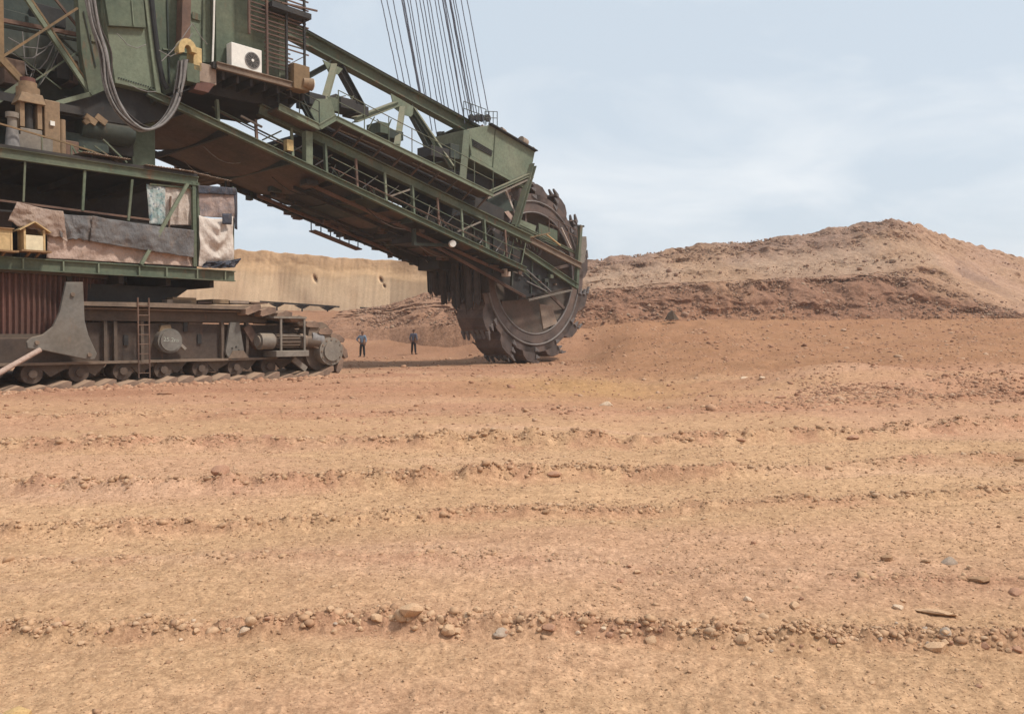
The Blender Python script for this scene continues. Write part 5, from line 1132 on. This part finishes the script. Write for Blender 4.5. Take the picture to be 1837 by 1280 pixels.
# ------------------------------------------------------------------ bucket wheel
WC = Vector((27.15, 0, 5.05)); WR = 5.02
g = G()
g.ring(WC, 3.45, 4.45, -.98, -.90, 64).ring(WC, 3.45, 4.45, .90, .98, 64).ring(WC, 3.85, 3.95, -.9, .9, 64)
wheel = g.build('bucket_wheel', M.wheel, ext, True)
g = G(); n = 64; vs = []
for k in range(n):
    a = 2 * math.pi * k / n
    for r_, y_ in ((3.5, -.7), (2.2, .25), (.7, .7)): vs.append((WC.x + r_ * math.cos(a), y_, WC.z + r_ * math.sin(a)))
g.add(vs, [(3 * k + i, 3 * ((k + 1) % n) + i, 3 * ((k + 1) % n) + i + 1, 3 * k + i + 1) for k in range(n) for i in range(2)]).build('cone_plate', M.brown_plate, wheel, True)
for rr_, y_, tr in ((4.02, -1.0, .06), (3.42, -.98, .05)):
    pts = [WC + Vector((rr_ * math.cos(2 * math.pi * k / 72), y_, rr_ * math.sin(2 * math.pi * k / 72))) for k in range(73)]
    G().path(pts, tr, 6).build('rim_tube', M.worn, wheel, True)
G().tube(WC - YV * .9, WC + YV * 1.7, .62, 24).build('hub', M.dark, wheel, True); G().tube(WC - YV * 1.7, WC - YV * .9, .3, 18).build('axle', M.dark, wheel, True)
for k in range(8):
    a = k * math.pi / 4 + .2; G().bar(WC + Vector((.6 * math.cos(a), -.55, .6 * math.sin(a))), WC + Vector((3.5 * math.cos(a), -.8, 3.5 * math.sin(a))), .12, .16).build('spoke', M.wheel, wheel)
# discharge chute standing inside the wheel
G().prism([L(x, y, -.95) for x, y in ((900, 540), (965, 535), (985, 590), (950, 605), (905, 585))], (0, .5, 0)).build('inner_chute', M.brown_plate, ext)
G().prism([L(x, y, -1.0) for x, y in ((968, 545), (990, 548), (1000, 580), (975, 590))], (0, .2, 0)).build('chute_lip', M.tin, ext)
def bucket_mesh():
    g = G(); hw = .98
    prof = [(-.86, -1.3), (-.94, -.80), (-.80, -.38), (-.46, -.08), (.02, .02), (.42, .0)]         # (along travel, outward from tip radius)
    inner = [(-.80, -1.27), (-.89, -.80), (-.76, -.45), (-.44, -.18), (.02, -.09), (.42, -.09)]
    for i in range(len(prof) - 1):
        a, b, c_, d_ = prof[i], prof[i + 1], inner[i + 1], inner[i]
        g.hexa([(a[0], -hw, a[1]), (b[0], -hw, b[1]), (b[0], hw, b[1]), (a[0], hw, a[1]), (d_[0], -hw, d_[1]), (c_[0], -hw, c_[1]), (c_[0], hw, c_[1]), (d_[0], hw, d_[1])])
    for sy in (-1, 1):
        g.prism([(x, sy * hw, z) for x, z in inner] + [(.18, sy * hw, -.55), (.05, sy * hw, -1.12)], (0, -sy * .05, 0))
    g.bar((.40, -hw - .03, -.03), (.40, hw + .03, -.03), .26, .13, ZV)
    for k in range(3): g.box((-.9 + k * .02, -hw - .06, -.9 + k * .33), (-.05 + .12 * k, -hw + .002, -.82 + k * .33))       # wear ribs on the cheeks
    return g
def tooth_mesh(): return G().hexa([(.34, -.11, -.10), (.34, .11, -.10), (.34, .11, .08), (.34, -.11, .08), (.80, -.06, .10), (.80, .06, .10), (.82, .06, .17), (.82, -.06, .17)])
def corner_tooth_mesh(): return G().hexa([(0, -.06, -.12), (0, .06, -.12), (0, .06, .12), (0, -.06, .12), (.36, -.03, .02), (.36, .03, .02), (.36, .03, .09), (.36, -.03, .09)])
NB = 14; first = None; ft = fc_ = None
for k in range(NB):
    th = R(62 + 360 / NB * k)
    if first is None: first = bucket_mesh().build('bucket', M.wheel, wheel, False, .012); o = first
    else: o = copy_of(first, wheel)
    # local frame of a bucket: x = travel direction (counter-clockwise seen from the near side), z = outward
    o.location = (WC.x + WR * math.cos(th), 0, WC.z + WR * math.sin(th)); o.rotation_euler = (0, -(th - math.pi / 2) + math.pi, 0)
    mx_ = Matrix(((-math.sin(th), 0, math.cos(th), o.location.x), (0, -1, 0, 0), (math.cos(th), 0, math.sin(th), o.location.z), (0, 0, 0, 1))); o.matrix_local = mx_
    for j in range(6):
        if random.random() < .06: continue
        if ft is None: ft = tooth_mesh().build('tooth', M.worn, wheel); tt = ft
        else: tt = copy_of(ft, wheel)
        tt.matrix_local = mx_ @ Matrix.Translation((random.uniform(-.06, .03), -.92 + j * .368, 0)) @ Matrix.Rotation(random.uniform(-.12, .12), 4, 'Y')
    for sy in (-1, 1):
        for xx, zz_ in ((.2, -.35), (.12, -.75)):
            if fc_ is None: fc_ = corner_tooth_mesh().build('corner_tooth', M.worn, wheel); tt = fc_
            else: tt = copy_of(fc_, wheel)
            tt.matrix_local = mx_ @ Matrix.Translation((xx, sy * 1.0, zz_))

# ------------------------------------------------------------------ stones one can pick out
def stone_mesh(name, seed, flat=.7, sub=2, jag=.16):
    rr = random.Random(seed); bm = bmesh.new(); bmesh.ops.create_icosphere(bm, subdivisions=sub, radius=1)
    dirs = [Vector((rr.uniform(-1, 1), rr.uniform(-1, 1), rr.uniform(-1, 1))).normalized() for _ in range(11)]; cut = [rr.uniform(.5, .88) for _ in dirs]
    for v in bm.verts:
        for d, c in zip(dirs, cut):
            e = v.co.dot(d) - c
            if e > 0: v.co -= d * e * .9
        v.co *= 1 + rr.uniform(-jag, jag) * .35
        v.co.z *= flat
    me = bpy.data.meshes.new(name); bm.to_mesh(me); bm.free()
    me.polygons.foreach_set('use_smooth', [True] * len(me.polygons)); me.set_sharp_from_angle(angle=R(32)); return me
SM = {n: plain('stone_' + n, c, .28, .95, 9, .1, .35) for n, c in dict(tan=(0.56, 0.36, 0.22), brown=(0.38, 0.23, 0.135), grey=(0.46, 0.35, 0.265), red=(0.43, 0.24, 0.155), pale=(0.64, 0.47, 0.33), orange=(0.55, 0.36, 0.17), dark=(0.10, 0.07, 0.05)).items()}
MESHES = {}
STONES = []
def stone(*a, **k): STONES.append((a, k))
def settle(pp):
    pp = np.array(pp, float); z = np.zeros(len(pp))
    ca, sa = math.cos(PITCH), math.sin(PITCH); dx = pp[:, 0] - 918.5; dy = sa * (640 - pp[:, 1]) + ca * FPX; dz = ca * (640 - pp[:, 1]) - sa * FPX
    for _ in range(12):
        t = (z - 1.6) / dz; X, Y = dx * t, dy * t; z = 0.5 * z + 0.5 * ground_z(X, Y)
    return np.stack([X, Y, ground_z(X, Y)], 1)
def make_stone(spot, px, py, size, col, label, group=None, flat=.7, name='stone', cat='stone', stretch=1.0, rot=None, sink=.75, z=None, seed=None):
    seed = random.randrange(6) if seed is None else seed; key = (seed, col, round(flat, 1))
    if key not in MESHES:
        MESHES[key] = stone_mesh(name, seed, flat); MESHES[key].materials.append(SM[col])
    o = bpy.data.objects.new(name, MESHES[key]); COL.objects.link(o)
    p = Vector(spot); r = size * p.y / FPX / 2
    o.location = (p.x, p.y, p.z + r * flat * (1 - sink) * .8); o.scale = (r * stretch, r, r)
    o.rotation_euler = (random.uniform(-.3, .3), random.uniform(-.3, .3), random.uniform(0, 6.28) if rot is None else rot)
    return tag(o, label, cat, group)
for (px, py, s_, c_, lb, fl, st, rt) in [
    (1702, 1010, 30, 'grey', 'grey rounded stone on the right with a pale top', .8, 1.0, .3),
    (1592, 1003, 25, 'brown', 'smooth brown oval stone left of the grey rounded stone', .6, 1.15, 0),
    (1660, 1008, 20, 'brown', 'half buried brown stone between the brown oval stone and the grey stone', .5, 1.2, .2),
    (1757, 1041, 32, 'brown', 'long brown stone lying below the grey rounded stone', .5, 1.35, -.4),
    (1682, 1100, 46, 'tan', 'long flat tan slab lying aslant right of the pebble row', .3, 1.9, -.75),
    (1680, 1152, 40, 'tan', 'flat tan block at the right end of the pebble row', .5, 1.3, -.1),
    (1612, 1090, 20, 'pale', 'pale stone left of the flat slanting slab', .6, 1.1, 0),
    (1820, 1065, 26, 'red', 'reddish lump at the right edge below the long brown stone', .6, 1.2, 0),
    (397, 861, 36, 'red', 'reddish brown rounded clod on the windrow at the left', .7, 1.05, .4),
    (423, 872, 13, 'red', 'small rust red stone beside the rounded clod', .7, 1.0, 0),
    (32, 1285, 46, 'orange', 'yellow orange stone cut by the bottom left corner', .7, 1.2, .6),
    (722, 1107, 42, 'tan', 'large tan stone with a dark hollow in the pebble row', .7, 1.1, .2),
    (740, 1120, 40, 'tan', 'big angular tan stone just below the largest one in the pebble row', .7, 1.2, .5),
    (900, 1137, 26, 'grey', 'pinkish grey stone with a dark side in the pebble row', .8, 1.0, 0),
    (896, 1120, 22, 'grey', 'light grey stone directly above the pinkish grey one', .7, 1.1, 0),
    (440, 1132, 24, 'pale', 'whitish stone at the left part of the pebble row', .7, 1.0, 0),
    (806, 1132, 32, 'tan', 'rounded tan stone jutting below the middle of the pebble row', .7, 1.1, .9),
    (1168, 1145, 28, 'tan', 'squarish tan stone standing below the pebble row right of the middle', .8, 1.0, .3),
    (1424, 1088, 22, 'tan', 'rounded tan stone above the right half of the pebble row', .7, 1.0, 0),
    (1340, 1077, 20, 'pale', 'pale stone above the pebble row right of the middle', .7, 1.0, 0),
    (1088, 727, 26, 'pale', 'pale rock lying alone on the yellowish ground before the wheel', .6, 1.2, 0),
    (1336, 680, 16, 'pale', 'pale rock on the flank of the low mound', .6, 1.2, 0),
    (1366, 682, 14, 'pale', 'small pale rock right of the other on the low mound', .6, 1.1, 0),
    (995, 845, 22, 'red', 'reddish clod on the windrow right of the middle', .6, 1.4, .3),
    (1530, 786, 18, 'red', 'reddish clod on the far windrow at the right', .6, 1.4, 0),
    (1830, 826, 20, 'brown', 'brown clod at the right edge of the windrow', .7, 1.2, 0),
    (478, 785, 16, 'red', 'reddish clod at the left end of the far windrow', .6, 1.4, 0),
    (1330, 790, 14, 'red', 'reddish clod near the middle of the far windrow', .6, 1.3, 0),
    (980, 917, 16, 'brown', 'small dark clod on the third windrow from the bottom', .7, 1.1, 0),
    (1398, 714, 16, 'red', 'reddish clod at the foot of the low mound', .5, 1.6, 0)]:
    stone(px, py, s_, c_, lb, 'single stones and clods on the ground', fl, stretch=st, rot=rt)
# dark rock at the foot of the hill
p = at_depth(1204, 566, 56.2); o = bpy.data.objects.new('boulder', G().add([(-.62, -.3, -.3), (.1, -.5, -.32), (.72, -.2, -.3), (.6, .4, -.3), (-.5, .4, -.3), (-.34, -.2, .12), (.05, -.3, .34), (.3, -.05, .2), (.1, .25, .38), (-.2, .2, .2)], [(0, 1, 6, 5), (1, 2, 7, 6), (2, 3, 8, 7), (3, 4, 9, 8), (4, 0, 5, 9), (5, 6, 7, 8, 9), (4, 3, 2, 1, 0)]).mesh('boulder', SM['dark'])); COL.objects.link(o)
o.location = p + Vector((0, 0, .02)); o.scale = (.72, .8, .95); o.rotation_euler = (0, 0, .15); tag(o, 'dark boulder at the foot of the spoil hill right of the wheel', 'boulder')
# the pebble row and looser stones to its right
rx = np.array([p_[0] for p_ in RIDGES[0][0]]); ry = np.array([p_[1] for p_ in RIDGES[0][0]])
rr = random.Random(5)
for k in range(150):
    px = rr.choice([rr.uniform(10, 430), rr.uniform(430, 1000), rr.uniform(600, 1250), rr.uniform(1000, 1700), rr.uniform(1250, 1830)])
    py = float(np.interp(px, rx, ry)) + rr.gauss(2, 11); s_ = min(27, max(9, rr.lognormvariate(2.5, .36))) * (.75 if px < 430 else 1)
    stone(px, py, s_, (c_ := rr.choice(['tan'] * 9 + ['brown', 'red', 'red', 'pale', 'grey'])), f"small {dict(tan='tan', brown='brown', red='reddish', pale='pale', grey='grey')[c_]} stone in the {'left' if px < 520 else 'middle' if px < 1150 else 'right'} stretch of the pebble row", 'stones of the pebble row', rr.choice([.6, .7, .8]), name='row_stone', stretch=rr.uniform(.9, 1.25), seed=rr.randrange(5))
for k in range(45):
    px = rr.uniform(1050, 1830); py = rr.uniform(930, 1270)
    stone(px, py, max(9, rr.lognormvariate(2.4, .25)), (c_ := rr.choice(['tan', 'tan', 'brown', 'tan', 'tan', 'red'])), f"small loose {c_} stone scattered {'above' if py < 1110 else 'below'} the pebble row at the right", 'loose stones at the lower right', rr.choice([.6, .7]), name='loose_stone', seed=rr.randrange(5))

for sp_, (a_, k_) in zip(settle([(q[0][0], q[0][1]) for q in STONES]), STONES): make_stone(sp_, *a_, **k_)

# ------------------------------------------------------------------ bench conveyor pieces at the foot of the cut face
def conveyor(px0, px1, py0, py1, depth, label):
    a, b = at_depth(px0, py0, depth), at_depth(px1, py1, depth - 1.5); e = bpy.data.objects.new('conveyor_section', None); COL.objects.link(e); e.location = a; tag(e, label, 'conveyor', 'conveyor pieces below the cut face')
    d = b - a; G().bar((0, 0, 0), d, .9, .16).build('belt_frame', M.dark, e)
    n = max(1, int(d.length / 2.6))
    for k in range(n):
        c = d * ((k + .6) / n); G().prism([c + Vector((-.75, -.3, -.08)), c + Vector((.75, -.3, -.08)), c + Vector((0.1, -.3, -.42)), c + Vector((-.1, -.3, -.42))], (0, .6, 0)).build('trestle', M.dark, e)
        G().bar(c + Vector((0, 0, -.3)), c + Vector((0, 0, -1.6)), .12, .12).build('leg', M.dark, e)
conveyor(470, 606, 541, 550, 80, 'long dark conveyor section lying along the foot of the pale cut face')
conveyor(652, 680, 552, 554, 80, 'short dark conveyor piece at the right end of the cut face foot')

# ------------------------------------------------------------------ two people
def skin_mesh(name, joints, edges, mat, parent, sub=2):
    me = bpy.data.meshes.new(name); me.from_pydata([j[0] for j in joints], edges, []); me.materials.append(mat)
    o = bpy.data.objects.new(name, me); COL.objects.link(o); o.parent = parent
    o.modifiers.new('skin', 'SKIN').use_smooth_shade = True
    if not me.skin_vertices: me.attributes.new('skin_v', 'FLOAT', 'POINT')
    for sv, j in zip(me.skin_vertices[0].data, joints): sv.radius = (j[1], j[2] if len(j) > 2 else j[1])
    me.skin_vertices[0].data[0].use_root = True
    s_ = o.modifiers.new('sub', 'SUBSURF'); s_.levels = sub; s_.render_levels = sub
    return o
def person(px, py, h, yaw, label, shirt, arms, cap):
    e = bpy.data.objects.new('person', None); COL.objects.link(e); X_ = (px - 918.5) / FPX * py; e.location = (X_, py, float(ground_z(np.array([X_]), np.array([py]))[0]) - .01); e.rotation_euler = (0, 0, yaw); e.scale = (h / 1.66,) * 3; tag(e, label, 'person', 'people near the wheel')
    # body: pelvis root, spine, head, limbs, fingers
    J = [((0, 0, .95), .14, .10), ((0, 0, 1.15), .14, .095), ((0, 0, 1.36), .17, .10), ((0, 0, 1.47), .075, .065), ((0, -.01, 1.54), .05, .05), ((0, -.015, 1.62), .082, .095), ((0, -.01, 1.70), .075, .085)]
    E_ = [(0, 1), (1, 2), (2, 3), (3, 4), (4, 5), (5, 6)]
    def chain(start, pts):
        prev = start
        for q in pts: J.append(q); E_.append((prev, len(J) - 1)); prev = len(J) - 1
        return prev
    legs = []
    for s_, (kx, fx) in ((-1, (-.12, -.15)), (1, (.12, .14))):
        legs.append(chain(0, [((s_ * .10, 0, .86), .085), ((kx, -.01, .50), .062), ((fx, .015, .10), .045), ((fx * 1.05, -.02, .045), .045, .04), ((fx * 1.2, -.15, .035), .04, .028)]))
    hands = []
    for s_, pts in zip((-1, 1), arms):
        w = chain(2, [((s_ * .19, 0, 1.41), .062), (pts[0], .047), (pts[1], .034)])
        d = (Vector(pts[1]) - Vector(pts[0])).normalized(); palm = Vector(pts[1]) + d * .07
        pc = chain(w, [(tuple(palm), .032, .018)])
        side = d.cross(Vector((0, 1, 0))); side = side.normalized() if side.length > .1 else Vector((0, 0, 1))
        for k in range(4):
            b = palm + side * (.03 - .02 * k) + d * .03; ln = (.03, .038, .036, .028)[k]
            chain(pc, [(tuple(b), .010), (tuple(b + d * ln + Vector((0, -.008, 0))), .009), (tuple(b + d * ln * 1.8 + Vector((0, -.022, 0))), .008)])
        b = palm - d * .03 + side * .035; chain(pc, [(tuple(b), .011), (tuple(b + side * .02 + d * .035), .009)])
    skin_mesh('body', J, E_, M.skin, e)
    # shirt, trousers, boots, hair or cap
    S = [((0, 0, .90), .155, .12), ((0, 0, 1.05), .155, .115), ((0, 0, 1.20), .16, .11), ((0, 0, 1.37), .19, .118), ((0, 0, 1.46), .08, .075)]; SE = [(0, 1), (1, 2), (2, 3), (3, 4)]
    for s_, pts in zip((-1, 1), arms):
        S.append(((s_ * .20, 0, 1.41), .075)); SE.append((3, len(S) - 1)); S.append((pts[0], .062)); SE.append((len(S) - 2, len(S) - 1))
        q = Vector(pts[0]) * .35 + Vector(pts[1]) * .65; S.append((tuple(q), .05)); SE.append((len(S) - 2, len(S) - 1))
    skin_mesh('shirt', S, SE, shirt, e)
    T = [((0, 0, .95), .145, .112), ((0, 0, .90), .15, .115)]; TE = [(0, 1)]
    for s_, (kx, fx) in ((-1, (-.12, -.15)), (1, (.12, .14))):
        T.append(((s_ * .10, 0, .82), .095)); TE.append((1, len(T) - 1)); T.append(((kx, -.01, .48), .082)); TE.append((len(T) - 2, len(T) - 1)); T.append(((fx, .01, .09), .072)); TE.append((len(T) - 2, len(T) - 1))
    skin_mesh('trousers', T, TE, M.trousers, e)
    for s_, fx in ((-1, -.15), (1, .14)):
        skin_mesh('boot', [((fx, .05, .05), .055, .05), ((fx * 1.1, -.06, .045), .055, .042), ((fx * 1.25, -.19, .035), .045, .03)], [(0, 1), (1, 2)], M.shoe, e)
    skin_mesh('hair', [((0, .03, 1.66), .09, .09), ((0, .01, 1.735), .085, .09)], [(0, 1)], M.hair, e)
    if cap: G().bar((0, -.06, 1.72), (0, -.17, 1.705), .15, .015).build('cap_brim', M.hair, e)
    g = G()
    for s_ in (-1, 1): g.bar((s_ * .083, .0, 1.60), (s_ * .1, .02, 1.66), .03, .02)
    g.build('ears', M.skin, e); G().bar((0, -.095, 1.66), (0, -.125, 1.61), .022, .02).build('nose', M.skin, e)
    for s_ in (-1, 1): G().bar((s_ * .032 - .012, -.10, 1.655), (s_ * .032 + .012, -.10, 1.655), .012, .008).build('eye', M.black, e)
    G().bar((-.025, -.10, 1.575), (.025, -.10, 1.575), .008, .008).build('mouth', M.skirt, e)
person(650, 57.4, 1.76, R(-12), 'person in a light blue-grey shirt with one hand on the hip', M.shirt_a, [[(-.42, .03, 1.18), (-.22, -.08, 1.02)], [(.27, .02, 1.13), (.24, -.05, .90)]], False)
person(742, 56.8, 1.66, R(160), 'person in a dark slate shirt standing nearer the wheel with arms at the sides', M.shirt_b, [[(-.27, .03, 1.13), (-.24, -.06, .88)], [(.27, .03, 1.13), (.24, -.06, .88)]], True)

# ------------------------------------------------------------------ dusty air
hm = bpy.data.materials.new('dusty_air'); hm.use_nodes = True; ht = hm.node_tree; ht.nodes.clear()
ho = ht.nodes.new('ShaderNodeOutputMaterial'); hvn = ht.nodes.new('ShaderNodeVolumePrincipled'); ht.links.new(hvn.outputs[0], ho.inputs['Volume'])
hvn.inputs['Density'].default_value = 0.0006; hvn.inputs['Color'].default_value = (0.90, 0.92, 0.95, 1); hvn.inputs['Anisotropy'].default_value = 0.15
tag(G().box((-4200, -4200, -1.6), (4200, 4200, 24)).build('haze', hm), kind='stuff')
SC.cycles.volume_bounces = 1
